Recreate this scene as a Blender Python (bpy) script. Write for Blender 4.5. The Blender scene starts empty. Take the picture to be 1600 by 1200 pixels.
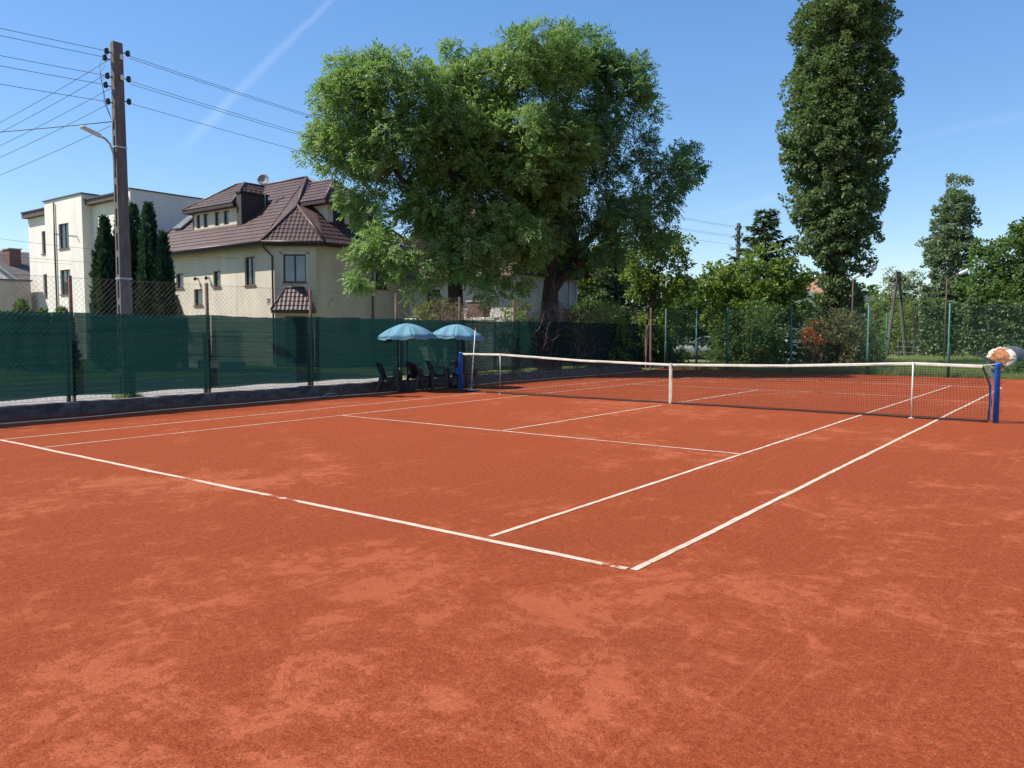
import bpy, math, random
import numpy as np
from mathutils import Vector, Matrix
R = math.radians
random.seed(7)
SC = bpy.context.scene
COL = SC.collection

# ---------------------------------------------------------------- camera, sky, sun, exposure
cam_d = bpy.data.cameras.new('camera'); cam = bpy.data.objects.new('camera', cam_d); COL.objects.link(cam)
cam.location = (13.52, -4.76, 1.64)
cam.rotation_euler = (math.pi/2 - 0.0651, 0, 0.651)
cam_d.sensor_width = 36; cam_d.lens = 36*1228/1600
cam_d.clip_start = 0.05; cam_d.clip_end = 2000
SC.camera = cam

SUN_EL, SUN_AZ = R(50), R(38)            # light travels towards +X, turned 38 deg towards +Y
world = bpy.data.worlds.new('World'); SC.world = world; world.use_nodes = True
wn = world.node_tree; wn.nodes.clear()
def WN(t): return wn.nodes.new(t)
w_out = WN('ShaderNodeOutputWorld'); w_bg = WN('ShaderNodeBackground'); w_sky = WN('ShaderNodeTexSky')
w_sky.sky_type = 'NISHITA'; w_sky.sun_disc = False
w_sky.sun_elevation = SUN_EL
w_sky.sun_rotation = math.atan2(-math.cos(SUN_AZ), -math.sin(SUN_AZ))
w_sky.air_density = 1.0; w_sky.dust_density = 0.15; w_sky.ozone_density = 4.0; w_sky.altitude = 120
w_bg.inputs['Strength'].default_value = 0.168
wn.links.new(w_bg.outputs[0], w_out.inputs[0])
# two thin aircraft trails in the sky (great-circle bands, fixed in world space)
w_tc = WN('ShaderNodeTexCoord')
def vm(op, a, b=None):
    n = WN('ShaderNodeVectorMath'); n.operation = op
    if isinstance(a, (tuple, list)): n.inputs[0].default_value = a
    else: wn.links.new(a, n.inputs[0])
    if b is not None:
        if isinstance(b, (tuple, list)): n.inputs[1].default_value = b
        else: wn.links.new(b, n.inputs[1])
    return n
def mth(op, a, b=None, c=None, tree=None):
    t = tree or wn
    n = t.nodes.new('ShaderNodeMath'); n.operation = op
    for i, x in enumerate((a, b, c)):
        if x is None: continue
        if isinstance(x, (int, float)): n.inputs[i].default_value = x
        else: t.links.new(x, n.inputs[i])
    return n.outputs[0]
def mapr(x, a, b, c, d, tree=None, smooth=True):
    t = tree or wn
    n = t.nodes.new('ShaderNodeMapRange'); n.interpolation_type = 'SMOOTHSTEP' if smooth else 'LINEAR'
    t.links.new(x, n.inputs[0])
    for i, v in enumerate((a, b, c, d)): n.inputs[i+1].default_value = v
    return n.outputs[0]
def sky_dir(px, py):
    f = Vector((-math.sin(.651)*math.cos(.0651), math.cos(.651)*math.cos(.0651), -math.sin(.0651)))
    r = Vector((math.cos(.651), math.sin(.651), 0)); u = r.cross(f)
    return (f + r*(px-800)/1228 + u*(600-py)/1228).normalized()
w_noise = WN('ShaderNodeTexNoise'); w_noise.inputs['Scale'].default_value = 9; w_noise.inputs['Detail'].default_value = 4
wn.links.new(w_tc.outputs['Generated'], w_noise.inputs['Vector'])
trail_sum = None
for (ax, ay, bx, by, wid, s0, s1, amp) in ((540, -25, 268, 245, .0062, -.02, 1.0, .32), (1120, 335, 1230, 303, .006, 0, 1, .2), (1400, 222, 1700, 160, .007, 0, 1, .1)):
    A, B = sky_dir(ax, ay), sky_dir(bx, by); n = A.cross(B).normalized(); t = (B-A)
    d1 = vm('DOT_PRODUCT', w_tc.outputs['Generated'], tuple(n)).outputs['Value']
    d1 = mth('ADD', d1, mth('MULTIPLY', mth('SUBTRACT', w_noise.outputs[0], .5), .012))
    al = vm('DOT_PRODUCT', w_tc.outputs['Generated'], tuple(t)).outputs['Value']
    al = mapr(al, A.dot(t), B.dot(t), 0, 1, smooth=False)
    wd = mth('ADD', mth('MULTIPLY', al, wid*1.0), wid*.75)
    band = mapr(mth('DIVIDE', mth('ABSOLUTE', d1), wd), 0, 1, 1, 0)
    msk = mth('MULTIPLY', mapr(al, -.1, .15, .35, 1), mapr(al, .75, 1.05, 1, 0))
    v = mth('MULTIPLY', mth('MULTIPLY', band, msk), mth('MULTIPLY', mapr(w_noise.outputs[0], .3, .65, .45, 1), amp))
    trail_sum = v if trail_sum is None else mth('ADD', trail_sum, v)
w_add = WN('ShaderNodeMixRGB'); w_add.blend_type = 'ADD'; w_add.inputs[2].default_value = (.95, .80, .60, 1)
w_hs = WN('ShaderNodeHueSaturation'); w_hs.inputs['Saturation'].default_value = 1.40; w_hs.inputs['Hue'].default_value = .507
w_gm = WN('ShaderNodeGamma'); w_gm.inputs['Gamma'].default_value = .70; wn.links.new(w_sky.outputs[0], w_gm.inputs['Color']); wn.links.new(w_gm.outputs[0], w_hs.inputs['Color'])
wn.links.new(trail_sum, w_add.inputs[0]); wn.links.new(w_hs.outputs[0], w_add.inputs[1])
wn.links.new(w_add.outputs[0], w_bg.inputs['Color'])

sun_d = bpy.data.lights.new('sun', 'SUN'); sun = bpy.data.objects.new('sun', sun_d); COL.objects.link(sun)
sun_d.energy = 4.6; sun_d.angle = R(0.53); sun_d.color = (1, .955, .88)
LDIR = Vector((math.cos(SUN_AZ)*math.cos(SUN_EL), math.sin(SUN_AZ)*math.cos(SUN_EL), -math.sin(SUN_EL)))
sun.rotation_euler = LDIR.to_track_quat('-Z', 'Y').to_euler(); sun.location = (-20, -10, 40)
SC.view_settings.view_transform = 'Standard'; SC.view_settings.look = 'None'
SC.view_settings.exposure = 0.80; SC.view_settings.gamma = 1.0; SC.view_settings.use_curve_mapping = False
SC.render.engine = 'CYCLES'
SC.cycles.max_bounces = 6; SC.cycles.transparent_max_bounces = 12; SC.cycles.diffuse_bounces = 3; SC.cycles.glossy_bounces = 3

# ---------------------------------------------------------------- materials
M = {}
def newmat(name):
    m = bpy.data.materials.new(name); m.use_nodes = True
    m.node_tree.nodes.clear(); M[name] = m
    t = m.node_tree
    out = t.nodes.new('ShaderNodeOutputMaterial')
    return m, t, out
def noise(t, vec, scale, detail=4, rough=.55, dist=0.0):
    n = t.nodes.new('ShaderNodeTexNoise'); n.inputs['Scale'].default_value = scale
    n.inputs['Detail'].default_value = detail; n.inputs['Roughness'].default_value = rough; n.inputs['Distortion'].default_value = dist
    if vec is not None: t.links.new(vec, n.inputs['Vector'])
    return n.outputs[0]
def ramp(t, fac, stops):
    r = t.nodes.new('ShaderNodeValToRGB'); t.links.new(fac, r.inputs[0])
    e = r.color_ramp.elements
    while len(e) < len(stops): e.new(.5)
    for i, (p, c) in enumerate(stops):
        e[i].position = p; e[i].color = (*c, 1) if len(c) == 3 else c
    return r.outputs[0]
def mixc(t, fac, a, b, mode='MIX'):
    n = t.nodes.new('ShaderNodeMixRGB'); n.blend_type = mode
    for i, x in enumerate((fac, a, b)):
        if isinstance(x, (int, float)): n.inputs[i].default_value = x
        elif isinstance(x, (tuple, list)): n.inputs[i].default_value = (*x, 1) if len(x) == 3 else x
        else: t.links.new(x, n.inputs[i])
    return n.outputs[0]
def principled(t, out, color, rough=.7, bump=None, bstr=.3, bdist=.01, metal=0, spec=.4):
    p = t.nodes.new('ShaderNodeBsdfPrincipled')
    if isinstance(color, (tuple, list)): p.inputs['Base Color'].default_value = (*color, 1)
    else: t.links.new(color, p.inputs['Base Color'])
    if isinstance(rough, (int, float)): p.inputs['Roughness'].default_value = rough
    else: t.links.new(rough, p.inputs['Roughness'])
    p.inputs['Metallic'].default_value = metal
    p.inputs['Specular IOR Level'].default_value = spec
    if bump is not None:
        b = t.nodes.new('ShaderNodeBump'); b.inputs['Strength'].default_value = bstr; b.inputs['Distance'].default_value = bdist
        t.links.new(bump, b.inputs['Height']); t.links.new(b.outputs[0], p.inputs['Normal'])
    t.links.new(p.outputs[0], out.inputs[0])
    return p
def coords(t, kind='Object', scale=None):
    c = t.nodes.new('ShaderNodeTexCoord').outputs[kind]
    if scale:
        m = t.nodes.new('ShaderNodeMapping'); m.inputs['Scale'].default_value = scale
        t.links.new(c, m.inputs[0]); c = m.outputs[0]
    return c
def pm(name, c1, c2, scale=4, rough=.7, bstr=.25, bscale=None, bdist=.01, metal=0, spec=.35, stretch=None, lo=.35, hi=.65):
    m, t, out = newmat(name)
    v = coords(t, 'Object', stretch)
    n = noise(t, v, scale, 6, .6)
    col = ramp(t, n, [(lo, c1), (hi, c2)])
    b = noise(t, v, bscale or scale*6, 5, .6)
    principled(t, out, col, rough, b, bstr, bdist, metal, spec)
    return m
# clay court
def clay_colour(t):
    v = coords(t, 'Object')
    big = noise(t, v, .28, 4, .6, .6)
    med = noise(t, v, 1.35, 8, .72, .9)
    fin = noise(t, v, 7.5, 6, .72, .3)
    mot = noise(t, v, 24, 4, .65)
    gr = noise(t, v, 70, 4, .75)
    gr2 = noise(t, v, 210, 2, .7)
    g = mth('ADD', mth('MULTIPLY', gr, .6, tree=t), mth('MULTIPLY', gr2, .4, tree=t), tree=t)
    s = mth('ADD', mth('MULTIPLY', big, .36, tree=t), mth('MULTIPLY', med, .38, tree=t), tree=t)
    s = mth('ADD', s, mth('MULTIPLY', fin, .26, tree=t), tree=t)
    s = mth('ADD', s, mth('MULTIPLY', mth('SUBTRACT', g, .5, tree=t), .16, tree=t), tree=t)
    dust = mapr(s, .515, .585, 0, 1, tree=t)                    # loose pale dust against bare granules
    g2 = mth('ADD', mth('MULTIPLY', g, .75, tree=t), mth('MULTIPLY', mot, .25, tree=t), tree=t)
    bare = ramp(t, g2, [(.38, (0.1092, 0.0209, 0.0082)), (.48, (0.2384, 0.0482, 0.0173)), (.545, (0.3049, 0.0692, 0.0264)), (.66, (0.4732, 0.1502, 0.0701))])
    soft = ramp(t, g2, [(.36, (0.2730, 0.0673, 0.0282)), (.50, (0.3412, 0.0928, 0.0410)), (.66, (0.4368, 0.1411, 0.0683))])
    col = mixc(t, mth('MULTIPLY', dust, .74, tree=t), bare, soft)
    tone = noise(t, v, .16, 3, .5, .4)
    col = mixc(t, mapr(tone, .35, .68, 0, .28, tree=t), col, (0.2412, 0.0473, 0.0182))
    damp = mapr(noise(t, v, .55, 4, .6, .5), .57, .75, 0, .30, tree=t)
    col = mixc(t, damp, col, (0.1729, 0.0437, 0.0200))
    # faint drag-mat sweeps along the court and shoe scuffs across it
    mp1 = t.nodes.new('ShaderNodeMapping'); mp1.inputs['Scale'].default_value = (9, .35, 1); mp1.inputs['Rotation'].default_value = (0, 0, .12); t.links.new(v, mp1.inputs[0])
    sw = noise(t, mp1.outputs[0], 1.6, 5, .65, .25)
    col = mixc(t, mapr(sw, .55, .72, 0, .22, tree=t), col, (0.4186, 0.1319, 0.0619))
    mp2 = t.nodes.new('ShaderNodeMapping'); mp2.inputs['Scale'].default_value = (1.1, 5.5, 1); mp2.inputs['Rotation'].default_value = (0, 0, -.5); t.links.new(v, mp2.inputs[0])
    sc_ = noise(t, mp2.outputs[0], 2.1, 4, .6, .4)
    col = mixc(t, mapr(sc_, .66, .74, 0, .38, tree=t), col, (0.1547, 0.0328, 0.0127))
    vo = t.nodes.new('ShaderNodeTexVoronoi'); vo.inputs['Scale'].default_value = 1.25; vo.inputs['Randomness'].default_value = 1; t.links.new(v, vo.inputs['Vector'])
    ball = mapr(vo.outputs['Distance'], .035, .055, .55, 0, tree=t)
    col = mixc(t, ball, col, (0.1820, 0.0410, 0.0164))
    h = mth('MULTIPLY', g, mapr(dust, 0, 1, 1, .35, tree=t), tree=t)
    h = mth('ADD', h, mth('MULTIPLY', fin, .5, tree=t), tree=t)
    return col, h
m, t, out = newmat('clay'); c, h = clay_colour(t)
principled(t, out, c, .95, h, .9, .013, spec=.06)
# court tape with clay trodden over it where the attribute 'wear' is high
m, t, out = newmat('court_tape')
c, h = clay_colour(t)
at = t.nodes.new('ShaderNodeAttribute'); at.attribute_name = 'wear'
nn = noise(t, coords(t), 26, 5, .7); n2 = noise(t, coords(t), 2.2, 3, .6)
cover = mapr(mth('ADD', mth('ADD', nn, mth('MULTIPLY', n2, .5, tree=t), tree=t), at.outputs['Fac'], tree=t), .915, 1.10, 0, 1, tree=t)
tape = ramp(t, noise(t, coords(t), 7, 4), [(.35, (.42, .30, .21)), (.65, (.58, .46, .36))])
principled(t, out, mixc(t, cover, tape, c), .8, h, .4, .006, spec=.2)

pm('granule', (.22, .05, .025), (.52, .17, .09), 30, .95, 0)
pm('lawn', (.10, .13, .04), (.23, .23, .10), 1.3, .95, .5, 30, .03)
pm('pavement', (.19, .175, .155), (.33, .305, .27), 5.5, .9, .35, 60, .01)
pm('asphalt', (.045, .045, .047), (.075, .073, .072), 1.4, .95, .5, 130, .008)
m, t, out = newmat('plinth_concrete')
v = coords(t, 'Object', (1, 1, 2.6)); n = noise(t, v, 3.2, 6, .62); n2 = noise(t, coords(t, 'Object', (1, 9, 1)), 1.4, 4, .6)
col = ramp(t, n, [(.35, (.055, .046, .044)), (.65, (.15, .132, .122))])
col = mixc(t, mapr(n2, .5, .7, 0, .5, tree=t), col, (.045, .038, .038))
sz = t.nodes.new('ShaderNodeSeparateXYZ'); t.links.new(coords(t), sz.inputs[0])
st_ = mapr(mth('ADD', sz.outputs[2], mth('MULTIPLY', mth('SUBTRACT', noise(t, coords(t), 5, 4), .5, tree=t), .22, tree=t), tree=t), .0, .11, .75, 0, tree=t)
principled(t, out, mixc(t, st_, col, (.20, .060, .030)), .95, noise(t, v, 30, 5), .6, .02, spec=.2)
pm('pole_concrete', (.092, .080, .074), (.155, .138, .128), 5, .95, .4, 60, .008, stretch=(3, 3, .5))
pm('slot_dark', (.05, .045, .04), (.08, .07, .065), 5, .95, .2)
pm('rusty_post', (.14, .075, .055), (.24, .15, .12), 9, .8, .4, 60, .004, stretch=(1, 1, .4))
pm('green_post', (.022, .105, .085), (.04, .15, .12), 5, .5, .15, 50, .003)
pm('dark_green_post', (.010, .035, .034), (.02, .055, .05), 5, .5, .15, 50, .003)
pm('wire', (.10, .085, .075), (.18, .15, .135), 10, .6, 0, metal=.3)
pm('green_wire', (.03, .09, .07), (.06, .14, .11), 10, .6, 0)
pm('black_cable', (.012, .012, .014), (.02, .02, .022), 10, .6, 0)
pm('net_cord', (.012, .012, .013), (.022, .02, .02), 10, .8, 0)
pm('net_band', (.44, .38, .31), (.57, .51, .44), 5, .8, .2, 80, .003)
pm('white_paint', (.58, .56, .52), (.70, .68, .65), 5, .5, .1, 50, .002)
pm('blue_paint', (.008, .125, .46), (.013, .16, .56), 4, .38, .1, 40, .002)
pm('navy_plastic', (.005, .006, .012), (.009, .010, .019), 5, .42, .05, 60, .001, spec=.5)
pm('dark_iron', (.012, .014, .016), (.03, .03, .032), 5, .55, .1, 60, .002)
pm('insulator', (.02, .016, .014), (.04, .03, .026), 5, .35, .05)
pm('porcelain', (.6, .58, .54), (.72, .7, .66), 5, .3, .05)
pm('galvanised', (.28, .29, .30), (.42, .43, .44), 6, .45, .1, 60, .002, metal=.6)
pm('lamp_grey', (.45, .46, .47), (.6, .6, .6), 6, .4, .1)
pm('cream_render', (.50, .43, .325), (.62, .545, .43), 1.1, .95, .35, 60, .01, stretch=(1, 1, .35))
pm('white_render', (.66, .60, .52), (.76, .71, .63), .8, .95, .35, 60, .01, stretch=(1, 1, .3))
pm('plaster_white', (.50, .48, .44), (.64, .62, .58), 2.0, .95, .35, 50, .01)
pm('grey_render', (.30, .27, .25), (.38, .35, .33), 1.0, .95, .3, 60, .01)
pm('orange_render', (.46, .24, .15), (.58, .34, .23), 1.5, .95, .3, 40, .01)
pm('blue_grey_render', (.27, .27, .28), (.36, .36, .37), 1.5, .95, .4, 30, .01)
pm('tile_brown', (.062, .034, .029), (.094, .053, .045), 1.6, .5, .12, 60, .003, spec=.3)
pm('tile_red_brown', (.10, .058, .044), (.17, .105, .082), 2.5, .8, .4, 30, .01)
pm('tile_grey_brown', (.09, .075, .07), (.16, .135, .125), 2.5, .8, .4, 30, .01)
pm('brown_wood', (.030, .018, .016), (.055, .033, .028), 3, .6, .2, 40, .004, stretch=(6, 6, .5))
pm('window_brown', (.045, .024, .018), (.07, .038, .028), 3, .45, .1)
pm('sill_brown', (.16, .08, .055), (.2, .1, .07), 3, .5, .1)
pm('downpipe_brown', (.06, .035, .03), (.09, .055, .046), 3, .45, .1)
pm('slate', (.05, .055, .065), (.085, .09, .105), 3, .6, .3)
pm('green_roofing', (.10, .13, .10), (.15, .18, .14), 2, .8, .2)
pm('fascia_brown', (.085, .055, .045), (.12, .08, .066), 3, .6, .1)
pm('bark', (.024, .018, .014), (.070, .055, .043), 5, .95, .9, 22, .05, stretch=(1, 1, .3))
pm('pale_bark', (.16, .15, .13), (.30, .28, .25), 5, .9, .6, 22, .03, stretch=(1, 1, .4))
pm('twig', (.12, .07, .05), (.24, .15, .11), 6, .95, .2)
pm('tank_grey', (.10, .10, .105), (.17, .17, .175), 4, .6, .3, 30, .004, metal=.3)
pm('silver_paint', (.36, .39, .42), (.42, .45, .48), 2, .3, 0, metal=.4, spec=.6)
pm('car_white', (.68, .68, .68), (.75, .75, .75), 2, .25, 0, spec=.6)
pm('rubber', (.012, .012, .012), (.025, .025, .025), 8, .85, .2)
pm('dish_grey', (.20, .19, .18), (.27, .26, .25), 4, .6, .1)
pm('red_petal', (.55, .055, .02), (.70, .16, .06), 8, .7, 0)
pm('brick_red', (.11, .058, .046), (.18, .10, .08), 9, .95, .4, 30, .01)
pm('pale_timber', (.5, .46, .38), (.62, .58, .5), 5, .8, .2)
# dark clinker chimney brick
m, t, out = newmat('dark_brick')
b = t.nodes.new('ShaderNodeTexBrick'); b.inputs['Scale'].default_value = 4.2
b.inputs['Color1'].default_value = (.035, .022, .022, 1); b.inputs['Color2'].default_value = (.055, .034, .032, 1); b.inputs['Mortar'].default_value = (.10, .085, .08, 1)
b.inputs['Mortar Size'].default_value = .02
mp = t.nodes.new('ShaderNodeMapping'); mp.inputs['Rotation'].default_value = (R(90), 0, R(45)); t.links.new(coords(t), mp.inputs[0]); t.links.new(mp.outputs[0], b.inputs['Vector'])
principled(t, out, b.outputs[0], .8)
# peeling white paint over rust
m, t, out = newmat('peeling_paint')
v = coords(t); n1 = noise(t, v, 5.5, 6, .7, .6); n2 = noise(t, v, 2.0, 3, .5)
sx_ = t.nodes.new('ShaderNodeSeparateXYZ'); t.links.new(v, sx_.inputs[0])
rad_ = mth('SQRT', mth('ADD', mth('POWER', sx_.outputs[0], 2, tree=t), mth('POWER', mth('SUBTRACT', sx_.outputs[2], .68, tree=t), 2, tree=t), tree=t), tree=t)
pe = mapr(mth('ADD', mth('ADD', n1, mth('MULTIPLY', n2, .3, tree=t), tree=t), mapr(rad_, .2, .55, -.1, .2, tree=t), tree=t), .70, .74, 0, 1, tree=t)
rust = ramp(t, noise(t, v, 9, 5), [(.3, (.16, .055, .022)), (.55, (.34, .13, .05)), (.75, (.46, .22, .09))])
principled(t, out, mixc(t, pe, rust, (.62, .57, .48)), .85, pe, .6, .02)
# glass
def glassy(name, col, rough=.06):
    m, t, out = newmat(name)
    n = noise(t, coords(t), 1.7, 2)
    p = principled(t, out, ramp(t, n, [(.35, tuple(x*.7 for x in col)), (.65, col)]), rough, noise(t, coords(t), 1.1, 1), .04, .05, spec=.9)
    return m
glassy('glass', (.045, .055, .065)); glassy('glass_curtain', (.22, .24, .27)); glassy('car_glass', (.02, .03, .04))
# leaf materials: per-leaf tint, part of the light passes through
def leafmat(name, stops, trans=.35, rough=.5, spec=.25):
    m, t, out = newmat(name)
    at = t.nodes.new('ShaderNodeAttribute'); at.attribute_name = 'tint'
    col = ramp(t, at.outputs['Fac'], stops)
    p = t.nodes.new('ShaderNodeBsdfPrincipled'); t.links.new(col, p.inputs['Base Color'])
    p.inputs['Roughness'].default_value = rough; p.inputs['Specular IOR Level'].default_value = spec
    tr = t.nodes.new('ShaderNodeBsdfTranslucent')
    t.links.new(mixc(t, .5, col, (.23, .36, .06)), tr.inputs['Color'])
    mx = t.nodes.new('ShaderNodeMixShader'); mx.inputs[0].default_value = trans
    t.links.new(p.outputs[0], mx.inputs[1]); t.links.new(tr.outputs[0], mx.inputs[2]); t.links.new(mx.outputs[0], out.inputs[0])
    return m
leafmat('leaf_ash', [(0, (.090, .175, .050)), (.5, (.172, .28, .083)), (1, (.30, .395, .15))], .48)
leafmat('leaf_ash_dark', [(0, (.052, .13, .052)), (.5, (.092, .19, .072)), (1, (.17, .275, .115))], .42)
leafmat('leaf_poplar', [(0, (.055, .10, .04)), (.5, (.10, .15, .06)), (1, (.18, .23, .11))], .28, .5, .22)
leafmat('leaf_aspen', [(0, (.08, .125, .065)), (.5, (.13, .18, .10)), (1, (.23, .27, .17))], .28, .5, .25)
leafmat('leaf_dark', [(0, (.035, .075, .022)), (.5, (.065, .12, .034)), (1, (.12, .18, .055))], .34)
leafmat('leaf_maple', [(0, (.08, .14, .025)), (.5, (.15, .215, .04)), (1, (.25, .30, .07))], .42)
leafmat('leaf_lime', [(0, (.045, .095, .028)), (.5, (.085, .15, .042)), (1, (.18, .25, .075))], .4)
leafmat('leaf_spruce', [(0, (.03, .055, .03)), (.5, (.055, .085, .045)), (1, (.09, .125, .06))], .15)
leafmat('leaf_thuja', [(0, (.012, .036, .023)), (.5, (.022, .058, .035)), (1, (.045, .092, .052))], .08, .6, .15)
leafmat('leaf_yellow', [(0, (.12, .14, .02)), (.5, (.2, .22, .03)), (1, (.3, .3, .05))], .4)
leafmat('leaf_ivy', [(0, (.04, .075, .025)), (.5, (.08, .125, .04)), (1, (.16, .21, .08))], .26, .45, .35)
leafmat('leaf_dry', [(0, (.07, .065, .03)), (.5, (.13, .115, .055)), (1, (.24, .20, .11))], .25)
leafmat('leaf_birch', [(0, (.10, .14, .05)), (.5, (.15, .19, .07)), (1, (.23, .26, .11))], .35)
leafmat('grass_blade', [(0, (.14, .20, .05)), (.5, (.26, .31, .095)), (1, (.46, .43, .22))], .45)
leafmat('leaf_red', [(0, (.26, .025, .012)), (.5, (.42, .07, .03)), (1, (.5, .17, .09))], .2)
# woven wind screen: dark green threads with open weave
m, t, out = newmat('screen_cloth')
v = coords(t, 'Object', (1, 1, 1)); hs = noise(t, coords(t, 'Object', (.3, .5, 22)), 1.2, 3, .6)
col = ramp(t, hs, [(.3, (.004, .024, .023)), (.7, (.007, .037, .034))])
df = t.nodes.new('ShaderNodeBsdfDiffuse'); t.links.new(col, df.inputs[0])
tl = t.nodes.new('ShaderNodeBsdfTranslucent'); t.links.new(col, tl.inputs[0])
m1 = t.nodes.new('ShaderNodeMixShader'); m1.inputs[0].default_value = .55
t.links.new(df.outputs[0], m1.inputs[1]); t.links.new(tl.outputs[0], m1.inputs[2])
tp = t.nodes.new('ShaderNodeBsdfTransparent'); tp.inputs[0].default_value = (.72, .98, .92, 1)
m2 = t.nodes.new('ShaderNodeMixShader'); t.links.new(mapr(hs, .3, .7, .045, .09, tree=t), m2.inputs[0])
t.links.new(m1.outputs[0], m2.inputs[1]); t.links.new(tp.outputs[0], m2.inputs[2]); t.links.new(m2.outputs[0], out.inputs[0])
# parasol cloth
m, t, out = newmat('parasol_cloth')
n = noise(t, coords(t), 3, 4)
col = ramp(t, n, [(.3, (.125, .265, .335)), (.7, (.155, .30, .365))])
p = t.nodes.new('ShaderNodeBsdfPrincipled'); t.links.new(col, p.inputs['Base Color']); p.inputs['Roughness'].default_value = .8; p.inputs['Specular IOR Level'].default_value = .2
tr = t.nodes.new('ShaderNodeBsdfTranslucent'); tr.inputs[0].default_value = (.08, .24, .34, 1)
mx = t.nodes.new('ShaderNodeMixShader'); mx.inputs[0].default_value = .12
t.links.new(p.outputs[0], mx.inputs[1]); t.links.new(tr.outputs[0], mx.inputs[2]); t.links.new(mx.outputs[0], out.inputs[0])

# ---------------------------------------------------------------- mesh helpers
def nice(o, label=None, cat=None, group=None, kind=None):
    if label: o['label'] = label
    if cat: o['category'] = cat
    if group: o['group'] = group
    if kind: o['kind'] = kind
    return o
def empty(name, loc=(0, 0, 0), rz=0, label=None, cat=None, group=None, kind=None):
    o = bpy.data.objects.new(name, None); COL.objects.link(o); o.empty_display_size = .2
    o.location = loc; o.rotation_euler = (0, 0, rz)
    return nice(o, label, cat, group, kind)
def link(name, me, mat, parent=None):
    o = bpy.data.objects.new(name, me); COL.objects.link(o)
    if mat is not None and len(me.materials) == 0: me.materials.append(M[mat])
    if parent is not None: o.parent = parent
    return o
class MB:
    def __init__(s): s.v = []; s.f = []
    def add(s, vs, fs):
        b = len(s.v); s.v += [tuple(x) for x in vs]; s.f += [tuple(b+i for i in q) for q in fs]; return s
    def hexa(s, vs): return s.add(vs, [(3, 2, 1, 0), (4, 5, 6, 7), (0, 1, 5, 4), (1, 2, 6, 5), (2, 3, 7, 6), (3, 0, 4, 7)])
    def box(s, x0, x1, y0, y1, z0, z1):
        return s.hexa([(x0, y0, z0), (x1, y0, z0), (x1, y1, z0), (x0, y1, z0), (x0, y0, z1), (x1, y0, z1), (x1, y1, z1), (x0, y1, z1)])
    def obox(s, o, d, n, u0, u1, v0, v1, w0, w1):        # o 2D origin, d along wall, n outward
        P = lambda u, v, w: (o[0]+d[0]*u+n[0]*w, o[1]+d[1]*u+n[1]*w, v)
        return s.hexa([P(u0, v0, w1), P(u1, v0, w1), P(u1, v0, w0), P(u0, v0, w0), P(u0, v1, w1), P(u1, v1, w1), P(u1, v1, w0), P(u0, v1, w0)])
    def tube(s, pts, r, sides=8, caps=True):
        pts = [Vector(p) for p in pts]; rs = r if isinstance(r, (list, tuple)) else [r]*len(pts)
        b0 = len(s.v); up = Vector((0, 0, 1)); prev = None
        for i, p in enumerate(pts):
            d = (pts[min(i+1, len(pts)-1)]-pts[max(i-1, 0)]).normalized()
            if prev is None: a = d.cross(up if abs(d.z) < .9 else Vector((1, 0, 0))).normalized()
            else: a = (prev-d*prev.dot(d)).normalized()
            prev = a; c = d.cross(a)
            for k in range(sides):
                an = 2*math.pi*k/sides; s.v.append(tuple(p+(a*math.cos(an)+c*math.sin(an))*rs[i]))
        for i in range(len(pts)-1):
            for k in range(sides):
                k2 = (k+1) % sides; q = b0+i*sides
                s.f.append((q+k, q+k2, q+sides+k2, q+sides+k))
        if caps:
            s.f.append(tuple(b0+k for k in range(sides))[::-1]); q = b0+(len(pts)-1)*sides; s.f.append(tuple(q+k for k in range(sides)))
        return s
    def lathe(s, prof, cx=0, cy=0, cz=0, sides=20, caps=True):
        b0 = len(s.v)
        for r, z in prof:
            for k in range(sides):
                a = 2*math.pi*k/sides; s.v.append((cx+r*math.cos(a), cy+r*math.sin(a), cz+z))
        for i in range(len(prof)-1):
            for k in range(sides):
                k2 = (k+1) % sides; q = b0+i*sides; s.f.append((q+k, q+k2, q+sides+k2, q+sides+k))
        if caps:
            s.f.append(tuple(b0+k for k in range(sides))[::-1]); q = b0+(len(prof)-1)*sides; s.f.append(tuple(q+k for k in range(sides)))
        return s
    def mesh(s, name, smooth=False):
        me = bpy.data.meshes.new(name); me.from_pydata(s.v, [], s.f); me.update()
        if smooth: me.polygons.foreach_set('use_smooth', [True]*len(me.polygons))
        return me
    def build(s, name, mat, parent=None, smooth=False, bevel=0):
        o = link(name, s.mesh(name, smooth), mat, parent)
        if bevel:
            b = o.modifiers.new('bevel', 'BEVEL'); b.width = bevel; b.segments = 2; b.limit_method = 'ANGLE'
        return o
def np_mesh(name, verts, quads, tint=None):
    me = bpy.data.meshes.new(name); nv, nf, k = len(verts), len(quads), quads.shape[1]
    me.vertices.add(nv); me.vertices.foreach_set('co', verts.astype(np.float32).ravel())
    me.loops.add(nf*k); me.loops.foreach_set('vertex_index', quads.astype(np.int32).ravel())
    me.polygons.add(nf); me.polygons.foreach_set('loop_start', np.arange(0, nf*k, k, dtype=np.int32))
    try: me.polygons.foreach_set('loop_total', np.full(nf, k, dtype=np.int32))
    except Exception: pass
    if tint is not None:
        a = me.attributes.new('tint', 'FLOAT', 'FACE'); a.data.foreach_set('value', tint.astype(np.float32))
    me.update(calc_edges=True); return me
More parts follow.
